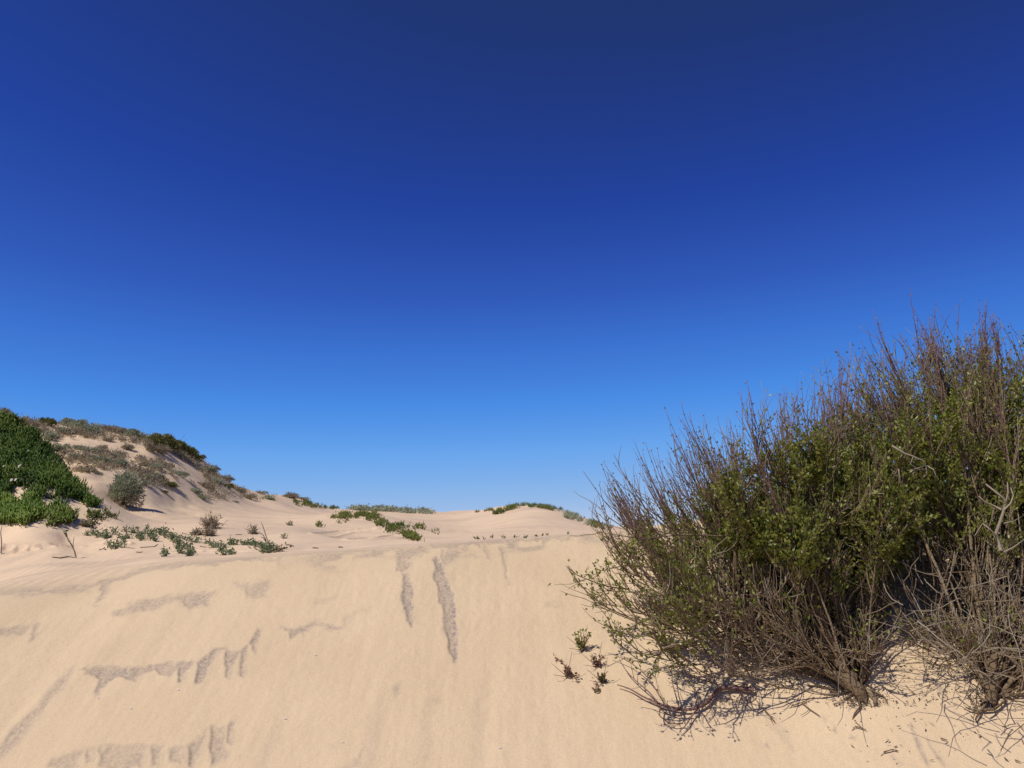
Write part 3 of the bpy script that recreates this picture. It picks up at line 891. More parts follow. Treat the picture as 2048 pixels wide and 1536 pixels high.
# right shrub, taller, cut by the edge of the frame
bB = hitZ(1990, 1392); bB[2] -= .04
B = Shrub(bB)
crownB = [(1750, 880), (1755, 770), (1840, 720), (1950, 712), (2060, 715), (2330, 715), (2330, 1050), (2050, 1100), (1900, 1080), (1800, 1010)]
for pts, r0, r1 in (([(1975, 1415, 0), (1984, 1385, .04), (1990, 1340, .10), (1985, 1290, .2), (1970, 1200, .35), (1950, 1080, .5), (1900, 940, .7)], .044, .014),
                    ([(1990, 1340, .1), (2010, 1270, .2), (2035, 1180, .35), (2050, 1060, .5)], .03, .012)):
    q = []
    for px, py, lift in pts:
        h = hitZ(px, py); q.append(P(px, py, h[1] - lift) if lift else h)
    q = np.array(q); t = np.linspace(0, 1, len(q)); tt = np.linspace(0, 1, len(q) * 4)
    q = np.stack([np.interp(tt, t, q[:, c]) for c in range(3)], 1)
    for _ in range(2): q[1:-1] = (q[:-2] + q[1:-1] * 2 + q[2:]) / 4
    q += rng.normal(size=q.shape) * .007
    B.trunk.tube(q, np.linspace(r0, r1, len(q)) * (1 + .10 * rng.normal(size=len(q))), 7, rng.random())
    B.stems += [v for v in q[3:]]
for pts, r0 in (([(1982, 1395), (1970, 1420), (1962, 1432), (1940, 1428), (1932, 1424)], .012), ([(1965, 1430), (1990, 1428), (2010, 1412), (2008, 1400)], .011), ([(1962, 1432), (1952, 1448), (1954, 1455)], .008),
                ([(2000, 1400), (2020, 1388), (2035, 1370)], .008)):
    q = np.array([hitZ(*p) for p in pts]); q[:, 2] += .03
    t = np.linspace(0, 1, len(q)); tt = np.linspace(0, 1, 10)
    q = np.stack([np.interp(tt, t, q[:, c]) for c in range(3)], 1)
    B.trunk.tube(q, np.linspace(r0, r0 * .4, 10), 6, rng.random())
for tg in targets(crownB, 120, 5.9, 8.2):
    lean = (-.05 - .40 * float(sstep(4.6, 3.0, tg[0])), 0, 0)
    B.limb(tg, rng.uniform(.011, .020), rng.uniform(-.02, .12), 8, 5, 7, lean, (.30, .60))
for px, py in ((1725, 800), (1740, 760), (1770, 735), (1800, 700), (1835, 680), (1870, 690), (1930, 690), (1990, 690), (2030, 692), (2090, 690)):
    tg = P(px + 45, py + 60, rng.uniform(6.8, 7.6))
    for _ in range(2):
        B.limb(tg + rng.normal(size=3) * .12, .010, .02, 8, 4, 9, (-.38 if px < 1850 else -.08, 0, 0), (.30, .62))
B.whip(P(1838, 720, 7.0), np.array([.01, 0, 1]), .68)
for tg in targets([(1760, 1130), (2060, 1090), (2330, 1100), (2330, 1400), (2060, 1370), (1900, 1320), (1790, 1270)], 60, 5.7, 6.8):
    B.limb(tg, rng.uniform(.006, .011), rng.uniform(-.1, .1), 5, 4, 0)
for px, py in samp([(1760, 1120), (2060, 1090), (2300, 1100), (2300, 1420), (2060, 1390), (1960, 1360), (1860, 1330), (1780, 1260)], 470):
    h = hitZ(px, py); p = P(px, py, h[1] - rng.uniform(.05, 1.0))
    q = grow(p, np.array([-.4, .0, .2]) + rv() * 1.0, rng.uniform(.15, .55), 6, .0, .17)
    (B.dead if rng.random() < .5 else B.br).tube(q, taper(.0042, .0016, 7), 3, rng.random())
rootB = empty('willow_shrub', bB, 'taller shrub cut by the right edge of the photo, bare grey tangle at its foot', 'shrub', 'large shrubs on the sand bank')
B.finish(rootB)
# pale dead boughs showing through the leaves
def dead_bough(pts, r0, y, root, g):
    q = np.array([P(px, py, y + rng.normal() * .03) for px, py in pts])
    g.tube(q, np.linspace(r0, r0 * .45, len(q)), 5, rng.random())
def s9(*pts): return [(1550 + x / 3.839, 850 + y / 3.839) for x, y in pts]
DB = Geo()
for pts, r0 in (((((1735, 970), (1715, 900), (1690, 845), (1720, 770), (1750, 680), (1770, 600), (1755, 560), (1690, 510), (1620, 455)), .014)), (((1740, 650), (1680, 620), (1610, 590), (1565, 545)), .008),
                (((1770, 600), (1790, 520), (1785, 440)), .007), (((1760, 650), (1810, 600), (1830, 540), (1810, 480)), .006), (((1690, 840), (1650, 800), (1595, 755)), .007), (((1595, 755), (1560, 810), (1535, 850)), .005),
                (((1740, 985), (1830, 940), (1912, 880)), .007), (((1755, 755), (1830, 740), (1912, 690)), .005)):
    dead_bough(s9(*pts), r0, 5.75, rootB, DB)
part('dead_bough', DB, M_dead, rootB, label='forked pale dead bough')
DB = Geo()
for pts, r0 in ((((900, 160), (1000, 220), (1060, 240), (1130, 270), (1160, 310)), .007), (((1030, 225), (1055, 170)), .005), (((1160, 310), (1100, 330), (1020, 350)), .005), (((1160, 310), (1165, 380), (1130, 410)), .005),
                (((1160, 310), (1215, 340), (1240, 400)), .005), (((1060, 240), (1040, 300), (1100, 340), (1180, 350)), .004), (((740, 525), (800, 525), (840, 530)), .005), (((1090, 330), (1060, 370), (1060, 400)), .004),
                (((950, 340), (955, 400), (945, 480)), .005)):
    dead_bough(s9(*pts), r0, 5.9, rootB, DB)
part('dead_bough', DB, M_dead, rootB, label='tangle of pale dead twigs among the leaves')


# ------------------------------------------------------------------ ice plant
def ice_geo(poly, n, leaf, cushion, reds=0.1, per=9, lo=0.0, patchy=0):
    """a mat of fleshy shoots following the dune: green leaves and older reddish ones"""
    px = samp(poly, n)
    if patchy:
        px = px[vnoise(px[:, 0] / 9 + 3, px[:, 1] / 5, 131) + .25 * rng.normal(size=len(px)) > patchy]
    H, ok = hitmany(px[:, 0], px[:, 1])
    H = H[ok]
    cl = vnoise(H[:, 0] * 1.7 + H[:, 1] * .9, H[:, 2] * 2.3, 101)
    H[:, 2] += cushion * (lo + (1 - lo) * cl)
    g, r = Geo(), Geo()
    N = len(H)
    tone = vnoise(H[:, 0] * 2.1, H[:, 1] * 1.3 + H[:, 2] * 2, 103)
    for k in range(per):
        p = H + rng.normal(size=(N, 3)) * leaf * .35
        d = rng.normal(size=(N, 3)) * .75; d[:, 2] = np.abs(d[:, 2]) + .45; d[:, 1] -= .25
        m = rng.random(N) < (reds * (1.6 - 1.2 * cl))
        L = leaf * rng.uniform(.65, 1.25, N); W = leaf * rng.uniform(.09, .15, N)
        rn = np.clip(tone * .8 + rng.uniform(-.1, .3, N), 0, 1)
        if (~m).any(): g.spikes(p[~m], d[~m], L[~m], W[~m], rn[~m])
        if m.any():
            pr = p[m].copy(); pr[:, 2] -= leaf * .3
            r.spikes(pr, d[m], L[m] * .9, W[m], rng.random(m.sum()))
    return g, r, H

MID, FAR = 'ice plants on the middle dune', 'ice plants on the far dunes'
def ice_plant(poly, n, leaf, cushion, label, group=None, reds=.1, per=9, mat=None, flowers=(), lo=0.0):
    patchy = .55 if group in (MID, FAR) else (.36 if mat is M_ice_bright else (.30 if n > 2000 else 0))
    far_ = group in (MID, FAR)
    g, r, H = ice_geo(poly, n, leaf * (.75 if far_ else 1.05), cushion * (.45 if far_ else .9), reds, per, lo, patchy)
    c = H.mean(0); c[2] = gz(c[0], c[1])
    root = empty('ice_plant', c, label, 'ice plant', group)
    part('foliage', g, mat or M_ice, root)
    if r.n: part('old_foliage', r, M_ice_red, root)
    for fx, fy, sz in flowers:
        h = hitZ(fx, fy)
        h = h + np.array([-.05, -.40, .16])
        f = Geo()
        k = 26
        a = rng.uniform(0, 2 * math.pi, k)
        fn = nrm(np.array([-.45, -.75, .45])); fu = nrm(np.cross(fn, [0, 0, 1])); fv = np.cross(fn, fu)
        d = np.cos(a)[:, None] * fu + np.sin(a)[:, None] * fv + fn * rng.uniform(.05, .3, k)[:, None]
        f.leaves(np.repeat(h[None], k, 0), d, sz * rng.uniform(.8, 1.1, k), sz * .25, rng.random(k), .1)
        part('flower', f, M_petal, root)
    return root

def zz(*pts): return [(x / 5.12, 800 + y / 5.12) for x, y in pts]
MATS_G = 'ice plants on the left mound'
ice_plant(zz((-1500, 60), (-500, 130), (-60, 170), (0, 190), (60, 205), (130, 240), (230, 290), (330, 390), (430, 490), (540, 590), (610, 680), (660, 760), (760, 860), (880, 950), (960, 1040), (1035, 1110), (960, 1110),
             (860, 1060), (760, 1010), (640, 1030), (520, 1040), (600, 960), (480, 930), (330, 900), (200, 890), (0, 880), (-60, 880), (-500, 900), (-1500, 850)),
          7400, .13, .16, 'large dark green ice plant mat draping the left mound, dotted with pale flowers', MATS_G, .12, 9, None,
          [(x / 5.12, 800 + y / 5.12, s) for x, y, s in ((95, 328, .055), (72, 576, .055), (320, 760, .065), (103, 828, .05), (160, 762, .03), (400, 600, .03), (245, 903, .05), (285, 898, .045))])
ice_plant(zz((0, 1070), (60, 1040), (150, 1080), (200, 1130), (280, 1020), (350, 1040), (430, 1130), (440, 1190), (400, 1230), (330, 1260), (270, 1300), (200, 1290), (100, 1280), (0, 1270), (-400, 1260), (-400, 1080)),
          1000, .13, .14, 'bright green ice plant clump at the left photo edge below the dark mat', MATS_G, .16, 9, M_ice_bright)
ice_plant(zz((520, 1130), (570, 1080), (640, 1110), (700, 1160), (760, 1220), (700, 1280), (620, 1290), (540, 1290), (490, 1220), (470, 1160)),
          260, .13, .12, 'round ice plant clump with reddish edge leaves, between the bright clump and the sand basin', MATS_G, .34, 9, M_ice_bright)
ice_plant(zz((310, 940), (450, 930), (470, 990), (400, 1020), (330, 990)), 50, .12, .08, 'small ice plant tuft on bare sand just under the dark mat', MATS_G, .2)
ice_plant(zz((920, 1150), (1000, 1170), (1050, 1230), (980, 1210), (910, 1230)), 46, .11, .05, 'sparse reddish ice plant runner at the right foot of the mound', MATS_G, .6, 6)
ice_plant(zz((1060, 1130), (1110, 1160), (1220, 1235), (1130, 1200), (1070, 1190)), 26, .10, .03, 'thin straggling ice plant runner ending on the flat sand', MATS_G, .7, 5)
ice_plant(zz((860, 1280), (950, 1250), (1000, 1290), (900, 1320)), 24, .10, .04, 'dry brownish ice plant scrap beside the tall-stemmed flat', MATS_G, .8, 5)
ice_plant(zz((0, 890), (80, 900), (110, 950), (60, 975), (0, 940)), 60, .12, .08, 'ice plant tuft hanging below the dark mat at the left photo edge', MATS_G, .1)

def z3(*pts): return [(560 + x / 3.012, 960 + y / 3.012) for x, y in pts]
MID = 'ice plants on the middle dune'
ice_plant(z3((300, 222), (400, 205), (500, 200), (560, 197), (610, 225), (650, 262), (700, 288), (765, 310), (810, 345), (835, 372), (790, 365), (720, 330), (640, 318), (600, 285), (560, 258), (490, 232), (400, 235), (330, 240)),
          560, .13, .07, 'dark olive ice plant ribbon trailing down the nose of the middle dune', MID, .08, 8, M_ice_far)
ice_plant(z3((690, 270), (740, 268), (780, 290), (740, 305), (700, 290)), 60, .13, .05, 'pale green ice plant patch beside the dark ribbon', MID, .15, 7)
ice_plant(z3((790, 285), (850, 275), (890, 300), (870, 310), (800, 300)), 50, .13, .05, 'short olive ice plant patch between the ribbon and its last runner', MID, .1, 7, M_ice_far)
ice_plant(z3((910, 315), (950, 305), (990, 328), (970, 335), (930, 322)), 36, .13, .04, 'last small ice plant runner right of the ribbon', MID, .1, 7, M_ice_far)
ice_plant(z3((330, 255), (360, 258), (400, 240), (430, 240), (370, 268)), 24, .12, .04, 'little ice plant scrap under the top of the ribbon', MID, .2, 7, M_ice_far)
ice_plant(z3((200, 265), (225, 260), (285, 268), (270, 280), (215, 290)), 24, .12, .03, 'scattered ice plant sprig left of the ribbon', MID, .3, 6, M_ice_far)
FAR = 'ice plants on the far dunes'
ice_plant(z3((80, 132), (130, 128), (200, 140), (300, 148), (360, 160), (355, 182), (300, 178), (220, 172), (160, 166), (100, 160)), 330, .22, .14, 'dark green ice plant strip on the crest between the left hill and the far ridge', FAR, .05, 8, M_ice_far)
ice_plant(z3((1280, 212), (1300, 195), (1340, 178), (1380, 162), (1430, 152), (1490, 150), (1560, 152), (1640, 168), (1720, 182), (1660, 192), (1560, 172), (1460, 166), (1380, 185), (1330, 205)), 420, .20, .15, 'dark green ice plant cap on top of the right dune', FAR, .04, 8, M_ice_far)
ice_plant(z3((1160, 196), (1200, 188), (1250, 178), (1330, 176), (1320, 184), (1240, 190), (1200, 198)), 90, .18, .08, 'thin dark ice plant line leading up to the right dune cap', FAR, .2, 7, M_ice_far)
ice_plant(z3((1700, 205), (1730, 184), (1790, 200), (1850, 235), (1880, 262), (1900, 285), (1850, 275), (1790, 255), (1720, 235)), 300, .18, .14, 'pale grey-green ice plant patch on the right shoulder of the right dune', FAR, .05, 8, M_grey)
ice_plant(z3((1850, 240), (1900, 248), (1960, 270), (2000, 300), (1950, 300), (1890, 290)), 160, .18, .10, 'mixed green and straw ice plant patch under the shoulder, by the big shrub', FAR, .4, 8, M_ice_far)

# ------------------------------------------------------------------ shrubs on the left hill
def shrub_proto(kind):
    """one low bushy plant of unit width, foliage round the stems, as one mesh"""
    mats = {'g': M_grey, 'b': M_brown, 'o': M_olive}
    g = Geo()
    nb = rng.integers(5, 9)
    cen = [(rng.uniform(-.32, .32), rng.uniform(-.28, .28), rng.uniform(.12, .34)) for _ in range(nb)]
    for c in cen:
        R = rng.uniform(.15, .26)
        n = 230 if kind != 'b' else 150
        d = rng.normal(size=(n, 3)); d /= np.linalg.norm(d, axis=1, keepdims=True)
        d[:, 2] = np.abs(d[:, 2]) * 1.1 - .25
        rr = R * rng.uniform(.45, 1.12, n)[:, None]
        p = np.array(c) + d * rr * np.array([1, 1, .85])
        k = rng.normal(size=(n, 3)) * .5 + d; k[:, 2] += .35
        if kind == 'b':
            g.leaves(p, k, rng.uniform(.07, .16, n), rng.uniform(.008, .016, n), rng.random(n))
        elif kind == 'o':
            g.leaves(p, k, rng.uniform(.05, .09, n), rng.uniform(.014, .024, n), rng.random(n))
        else:
            g.leaves(p, k, rng.uniform(.05, .085, n), rng.uniform(.014, .026, n), np.clip(rng.uniform(.2, .8) + .3 * rng.normal(size=n), 0, 1))
        for _ in range(5):
            q = grow((c[0] * .3, c[1] * .3, -.05), (c[0] + rng.normal() * .1, c[1] + rng.normal() * .1, c[2] + .1), math.hypot(c[0], c[1], c[2]) + R * rng.uniform(.4, 1.05), 4, .0, .06)
            g.tube(q, taper(.010, .004, 5), 3, rng.random() * .3)
    for _ in range(10 if kind == 'b' else 5):
        q = grow((rng.uniform(-.25, .25), rng.uniform(-.25, .25), .1), (rng.normal() * .5, rng.normal() * .5, 1), rng.uniform(.35, .65), 4, .05, .08)
        g.tube(q, taper(.007, .003, 5), 3, rng.random())
    return g.mesh('dune_shrub', mats[kind], (0, 0, 0))

PROTO = {k: [shrub_proto(k) for _ in range(n)] for k, n in (('g', 5), ('b', 4), ('o', 3))}
# zoomed position x, y of the middle of the plant, width, height ratio, kind, label
HS = [
 (16, 118, 62, 1.0, 'b', 'tallest brown shrub on the crest at the left photo edge, above the dark ice plant'),
 (62, 140, 70, .8, 'b', 'brown dome shrub on the crest just right of the one at the photo edge'),
 (120, 175, 100, .6, 'b', 'flat brown scrub on the crest above the slope of the dark ice plant'),
 (185, 190, 100, .6, 'b', 'mottled brown scrub on the crest, left of the dark spiky shrub'),
 (290, 182, 100, .8, 'o', 'dark spiky shrub standing up on the crest, left of the grey crest shrubs'),
 (210, 222, 90, .7, 'b', 'dull brown shrub below the crest, beside the upper edge of the dark ice plant'),
 (380, 180, 110, .7, 'g', 'grey-green shrub on the highest bump of the crest, left of a bigger neighbour'),
 (442, 190, 125, .8, 'g', 'big grey-green shrub on the highest bump of the crest'),
 (372, 232, 90, .7, 'g', 'small grey shrub just below the highest bump of the crest'),
 (520, 218, 125, .8, 'g', 'rounded grey-green shrub on the crest with a dark right side'),
 (455, 240, 90, .6, 'b', 'brown scrub tucked under the big grey-green crest shrub'),
 (280, 255, 120, .7, 'g', 'grey-green shrub on the slope below the dark spiky crest shrub'),
 (600, 215, 90, .6, 'b', 'brown scrub on the crest right of the rounded grey-green shrub'),
 (665, 220, 120, .6, 'b', 'wide brown scrub on the middle of the hill crest'),
 (730, 240, 90, .6, 'b', 'brown scrub on the crest left of the broad grey shrub'),
 (795, 248, 140, .7, 'g', 'broad grey shrub on the crest, left of the dark olive thicket'),
 (885, 280, 130, .8, 'o', 'left end of the dark olive thicket on the crest'),
 (955, 290, 150, .8, 'o', 'tallest part of the dark olive thicket on the crest'),
 (1030, 310, 130, .7, 'o', 'dark olive shrub at the corner where the crest turns downhill'),
 (1085, 345, 130, .6, 'o', 'dark olive shrub just below the corner of the crest'),
 (1140, 385, 100, .6, 'o', 'dark olive shrub at the bottom of the crest thicket'),
 (920, 335, 130, .6, 'b', 'brown dry skirt under the dark olive thicket'),
 (335, 328, 120, .7, 'g', 'grey-green shrub midway up the slope, nearest the dark ice plant'),
 (455, 325, 120, .5, 'g', 'flat grey-green shrub in the upper middle of the hill slope'),
 (530, 335, 110, .5, 'g', 'second flat grey-green shrub in the upper middle of the hill slope'),
 (595, 330, 60, .7, 'b', 'little dark brown tuft right of the flat grey-green pair'),
 (625, 282, 70, .6, 'b', 'reddish brown dry shrub on the bare sand under the crest'),
 (440, 380, 75, .7, 'g', 'small round grey shrub alone on the slope under the flat pair'),
 (590, 395, 130, .6, 'g', 'left half of the largest grey-green clump at mid slope'),
 (670, 415, 130, .6, 'g', 'right half of the largest grey-green clump at mid slope'),
 (640, 372, 120, .4, 'g', 'low grey-green fringe above the largest clump at mid slope'),
 (480, 450, 130, .5, 'b', 'pale brown scrub low on the slope left of the small grey ball'),
 (572, 477, 55, .6, 'g', 'very small grey ball shrub at the top of the washed-out bank'),
 (740, 328, 75, .7, 'b', 'brown bush on the bare sand of the upper right slope'),
 (865, 325, 70, 1.3, 'b', 'upright straw-coloured dry clump left of the olive thicket'),
 (700, 365, 80, .5, 'b', 'dark brown scrap above the right half of the largest clump'),
 (845, 430, 90, .5, 'b', 'low brown scrub at the left of the lower right shrub cluster'),
 (900, 435, 90, .7, 'g', 'grey shrub at the top of the lower right shrub cluster'),
 (965, 435, 80, .7, 'b', 'greyish brown shrub right of the top of the lower cluster'),
 (1050, 477, 105, .6, 'g', 'isolated grey shrub on clean sand right of the lower cluster'),
 (912, 490, 90, .6, 'g', 'grey shrub in the middle of the lower right shrub cluster'),
 (835, 495, 100, .6, 'g', 'grey shrub at the left middle of the lower right shrub cluster'),
 (840, 535, 90, .5, 'g', 'lowest grey shrub of the lower right shrub cluster'),
 (970, 535, 120, .35, 'o', 'yellowish low scrub under the isolated grey shrub'),
 (1205, 450, 95, .6, 'g', 'grey shrub on the steep edge below the olive thicket'),
 (1248, 450, 80, .6, 'b', 'brown shrub on the descending skyline, above the next brown one'),
 (1322, 508, 90, .6, 'b', 'brown shrub lower on the descending skyline'),
 (1200, 545, 120, .6, 'b', 'reddish brown shrub at the foot of the steep edge'),
 (1135, 578, 75, .6, 'g', 'small grey shrub left of the reddish brown one at the hill foot'),
 (1265, 522, 100, .6, 'g', 'grey shrub right of the reddish brown one at the hill foot'),
 (1325, 550, 80, .5, 'o', 'olive shrub under the lower skyline shrub'),
 (1182, 622, 72, .6, 'g', 'single grey shrub on the sand at the very foot of the hill'),
 (1395, 575, 90, .6, 'b', 'brown shrub where the hill skyline flattens out'),
 (1458, 618, 90, .6, 'b', 'dark brown shrub low beside the basin sand'),
 (1520, 580, 70, .5, 'b', 'small brown shrub on the skyline past the hill foot'),
 (1572, 622, 95, .5, 'g', 'grey-green shrub on the skyline past the hill foot'),
 (1370, 645, 60, .4, 'g', 'tiny grey tuft on the sand left of the dark brown low shrub'),
 (1700, 612, 95, .6, 'b', 'brown shrub on the little knob of the skyline'),
 (1770, 628, 70, .5, 'b', 'last brown shrub to the right of the skyline knob'),
 (960, 592, 45, .6, 'o', 'tiny olive tuft alone at the edge of the basin'),
]
for zx, zy, w, hr, kind, lab in HS:
    px, py = zx / 2.926, 780 + (zy + w * hr * .38) / 2.926
    h, ok = hitmany([px], [py])
    k = 0
    while not ok[0]:
        py += 2; k += 1
        h, ok = hitmany([px], [py])
    h = h[0]
    me_ = PROTO[kind][rng.integers(len(PROTO[kind]))]
    o = bpy.data.objects.new('dune_shrub', me_)
    sz = w / 2.926 * h[1] / F * 1.15
    o.scale = (sz, sz, sz * hr * 1.5)
    o.location = (h[0], h[1] + sz * .1, h[2] - sz * .16)
    o.rotation_euler = (0, 0, rng.uniform(0, 6.28))
    o['label'] = lab; o['category'] = 'shrub'; o['group'] = 'shrubs on the left hill'
    link(o)

# dry litter and dead scrub between the hill shrubs: nobody could count it
g = Geo()
for poly, n in (([(30, 825), (110, 838), (210, 848), (300, 866), (350, 880), (340, 905), (290, 890), (200, 880), (110, 880), (60, 860)], 3600),
                ([(110, 900), (240, 905), (260, 940), (160, 950)], 1100), ([(270, 915), (330, 920), (370, 950), (330, 975), (280, 975), (260, 950)], 1300),
                ([(300, 875), (400, 915), (450, 960), (420, 985), (400, 940), (330, 900)], 1500), ([(380, 970), (470, 970), (560, 992), (540, 1002), (400, 1002)], 500)):
    px = samp(poly, n)
    keep = vnoise(px[:, 0] / 9, px[:, 1] / 5, 111) > .54
    H, ok = hitmany(px[keep, 0], px[keep, 1]); H = H[ok]
    for _ in range(5):
        p = H + rng.normal(size=H.shape) * .07; p[:, 2] = ground(p[:, 0], p[:, 1]) + rng.uniform(0, .10, len(p))
        d = rng.normal(size=p.shape); d[:, 2] = np.abs(d[:, 2])
        g.leaves(p, d, rng.uniform(.08, .22, len(p)), rng.uniform(.008, .02, len(p)), rng.random(len(p)))
o = bpy.data.objects.new('dry_scrub', g.mesh('dry_scrub', M_brown)); o['kind'] = 'stuff'; o['label'] = 'dry brown scrub and litter between the shrubs of the left hill'
link(o)
# far ridge scrub: one mass
g = Geo()
px = samp(z3((330, 150), (400, 138), (480, 145), (560, 165), (650, 175), (760, 190), (850, 188), (905, 200), (880, 206), (760, 200), (640, 190), (520, 186), (420, 180), (350, 168)), 2600)
px = px[vnoise(px[:, 0] / 12, px[:, 1] / 5, 133) > .42]
H, ok = hitmany(px[:, 0], px[:, 1]); H = H[ok]
for _ in range(6):
    p = H + rng.normal(size=H.shape) * np.array([.3, .3, .12]); p[:, 2] += .05
    d = rng.normal(size=p.shape) * .8; d[:, 2] = np.abs(d[:, 2]) + .1
    g.leaves(p, d, rng.uniform(.12, .3, len(p)), rng.uniform(.03, .07, len(p)), rng.random(len(p)))
o = bpy.data.objects.new('ridge_scrub', g.mesh('ridge_scrub', M_grey)); o['kind'] = 'stuff'; o['label'] = 'grey-green scrub covering the far ridge'
link(o)

# the grey bush standing by itself at the foot of the hill
h = hitZ(247, 1012)
root = empty('grey_bush', h, 'single silvery grey bush with a brown skirt, standing between mound and basin', 'bush')
w = 64 * h[1] / F
fol, stm, old = Geo(), Geo(), Geo()
for c in range(95):
    a = rng.uniform(0, 6.28); el = rng.uniform(.12, 1.5); w_ = w; w = w * rng.uniform(.55, 1.0)
    tip = np.array([math.cos(a) * math.cos(el) * w * .52, math.sin(a) * math.cos(el) * w * .45, .12 + math.sin(el) * w * .85]) + h
    w = w_
    q = bez(h + rng.normal(size=3) * .04, h + (tip - h) * .5 + np.array([0, 0, .08]), tip, 6)
    stm.tube(q, taper(.012, .005, 6), 3, rng.random())
    n = 60
    d = rng.normal(size=(n, 3)); d /= np.linalg.norm(d, axis=1, keepdims=True)
    p = tip + d * rng.uniform(.02, .13, n)[:, None]
    k = d * .7 + nrm(tip - h) * .8
    fol.leaves(p, k, rng.uniform(.05, .09, n), rng.uniform(.010, .018, n), np.clip(.55 + .3 * rng.normal(size=n), 0, 1))
for c in range(420):
    a = rng.uniform(0, 6.28); r = rng.uniform(.2, .55) * w
    p = h + np.array([math.cos(a) * r + .06, math.sin(a) * r * .8 - .05, rng.uniform(.0, .30)])
    old.leaves(p[None], (rv() + np.array([0, 0, -.2]))[None], rng.uniform(.08, .2), .012, rng.random())
part('stem', stm, M_bark, root); part('foliage', fol, M_grey, root); part('dead_skirt', old, M_brown, root)
# bare roots hanging at the edge of the ice plant
g = Geo()
for pts in (((570, 560), (610, 580), (640, 610), (650, 640)), ((600, 570), (640, 590), (690, 610), (740, 630)), ((620, 600), (640, 660), (660, 690), (720, 715)), ((580, 600), (600, 650), (640, 700)), ((650, 640), (660, 680), (640, 720)), ((610, 560), (660, 600), (700, 640), (690, 690))):
    q = []
    for x, y in pts:
        h = hitZ(x / 5.12, 800 + y / 5.12); q.append(h + np.array([0, -.06, .05]))
    q = np.array(q); t = np.linspace(0, 1, len(q)); tt = np.linspace(0, 1, 9)
    q = np.stack([np.interp(tt, t, q[:, c]) for c in range(3)], 1) + rng.normal(size=(9, 3)) * .015
    g.tube(q, taper(.030, .010, 9), 5, rng.random())
h = hitZ(128, 925)
thing1('bare_root', g, M_bark, h, 'tangle of bare dark roots at the right edge of the dark ice plant mat', 'roots')

# ------------------------------------------------------------------ beach plants on the flat behind the bank
def z4(x, y): return (150 + x / 4.357, 1020 + y / 4.357)
ROCK = 'fleshy beach plants on the flat'
def beach_plant(spots, label, leaf=.046, gain=1.0, mat=None):
    """spots: zoomed centre, width, height of each leafy head; stems join them to one root"""
    st, lf = Geo(), Geo()
    pts = []
    for x, y, w, hh in spots:
        px, py = z4(x, y + hh * .5)
        h = hitZ(px, py); sc = h[1] / F / 4.357
        pts.append((h, w * sc, hh * sc))
    base = pts[-1][0]
    for h, w, hh in pts:
        stem_n = max(3, int(w * 12))
        for _ in range(stem_n):
            o = h + np.array([rng.normal() * w * .25, rng.normal() * w * .3, 0]); o[2] = gz(o[0], o[1])
            q = grow(o, np.array([rng.normal() * .5, rng.normal() * .5, 1]), hh * rng.uniform(.5, 1.0), 4, .0, .15)
            st.tube(q, taper(.010, .005, 5), 3, rng.random())
            for s in range(1, 5):
                n = rng.poisson(5 * gain) + 1
                d = rng.normal(size=(n, 3)); d[:, 2] = np.abs(d[:, 2]) * .7
                lf.leaves(q[s] + rng.normal(size=(n, 3)) * .03, d, leaf * rng.uniform(.7, 1.4, n), leaf * rng.uniform(.22, .36, n), rng.random(n))
        if np.linalg.norm(h - base) > .05:
            q = bez(base, (base + h) / 2 + np.array([0, 0, .05]), h, 7); q[:, 2] = ground(q[:, 0], q[:, 1]) + .02
            st.tube(q, taper(.012, .008, 7), 3, rng.random())
    b = base.copy()
    root = empty('beach_plant', b, label, 'beach plant', ROCK)
    part('stem', st, M_straw, root); part('foliage', lf, mat or M_rocket, root)

beach_plant([(170, 190, 50, 50), (205, 215, 60, 50), (270, 175, 90, 60), (330, 185, 90, 60), (280, 230, 60, 40), (300, 215, 70, 50)], 'wide trailing grey-green plant at the left end of the row, behind the brownish clump')
beach_plant([(340, 275, 110, 90), (380, 300, 100, 60), (420, 265, 60, 40), (350, 310, 90, 50)], 'brownish green clump in front of the wide trailing plant', gain=.8)
beach_plant([(440, 165, 45, 50), (415, 220, 60, 50), (460, 235, 50, 30)], 'thin spindly plant second along the row', gain=.5)
beach_plant([(520, 170, 55, 60), (540, 215, 60, 50), (580, 240, 60, 40), (560, 230, 50, 40)], 'leafy plant with yellow lower leaves, left of the dense round one')
beach_plant([(625, 165, 90, 70), (650, 200, 90, 60), (690, 245, 70, 50), (665, 225, 70, 50)], 'dense round grey-green plant near the middle of the row', gain=1.3)
beach_plant([(745, 170, 80, 60), (780, 190, 90, 60), (820, 215, 90, 60), (850, 245, 90, 60), (890, 270, 80, 50), (840, 240, 80, 50)], 'longest dense plant sloping down right through the middle of the row', gain=1.5)
beach_plant([(890, 315, 60, 50), (940, 345, 70, 50), (985, 310, 60, 60), (990, 370, 80, 50), (1020, 385, 70, 30)], 'dark trailing plant nearest the bank edge, below the longest one')
beach_plant([(770, 360, 60, 60), (785, 390, 50, 30)], 'small plant nearest the bank edge, left of the dark trailing one', gain=.7)
beach_plant([(925, 220, 40, 50), (960, 245, 40, 30)], 'small brownish sprig at the upper right end of the longest plant', gain=.6)
beach_plant([(1030, 245, 60, 60), (1045, 270, 40, 30)], 'pale yellow-green sprig in front of the dry grey tuft', gain=.6)
beach_plant([(1160, 280, 50, 30), (1190, 295, 50, 40), (1205, 315, 30, 30)], 'sparse creeping plant right of the pale sprig', gain=.6)
beach_plant([(1260, 305, 60, 40), (1290, 310, 50, 40), (1265, 345, 40, 40), (1285, 375, 50, 40)], 'forked small plant above the bank edge, left stem of two', gain=.7)
beach_plant([(1350, 355, 50, 50), (1365, 375, 30, 30)], 'small upright plant above the bank edge, right stem of two', gain=.7)
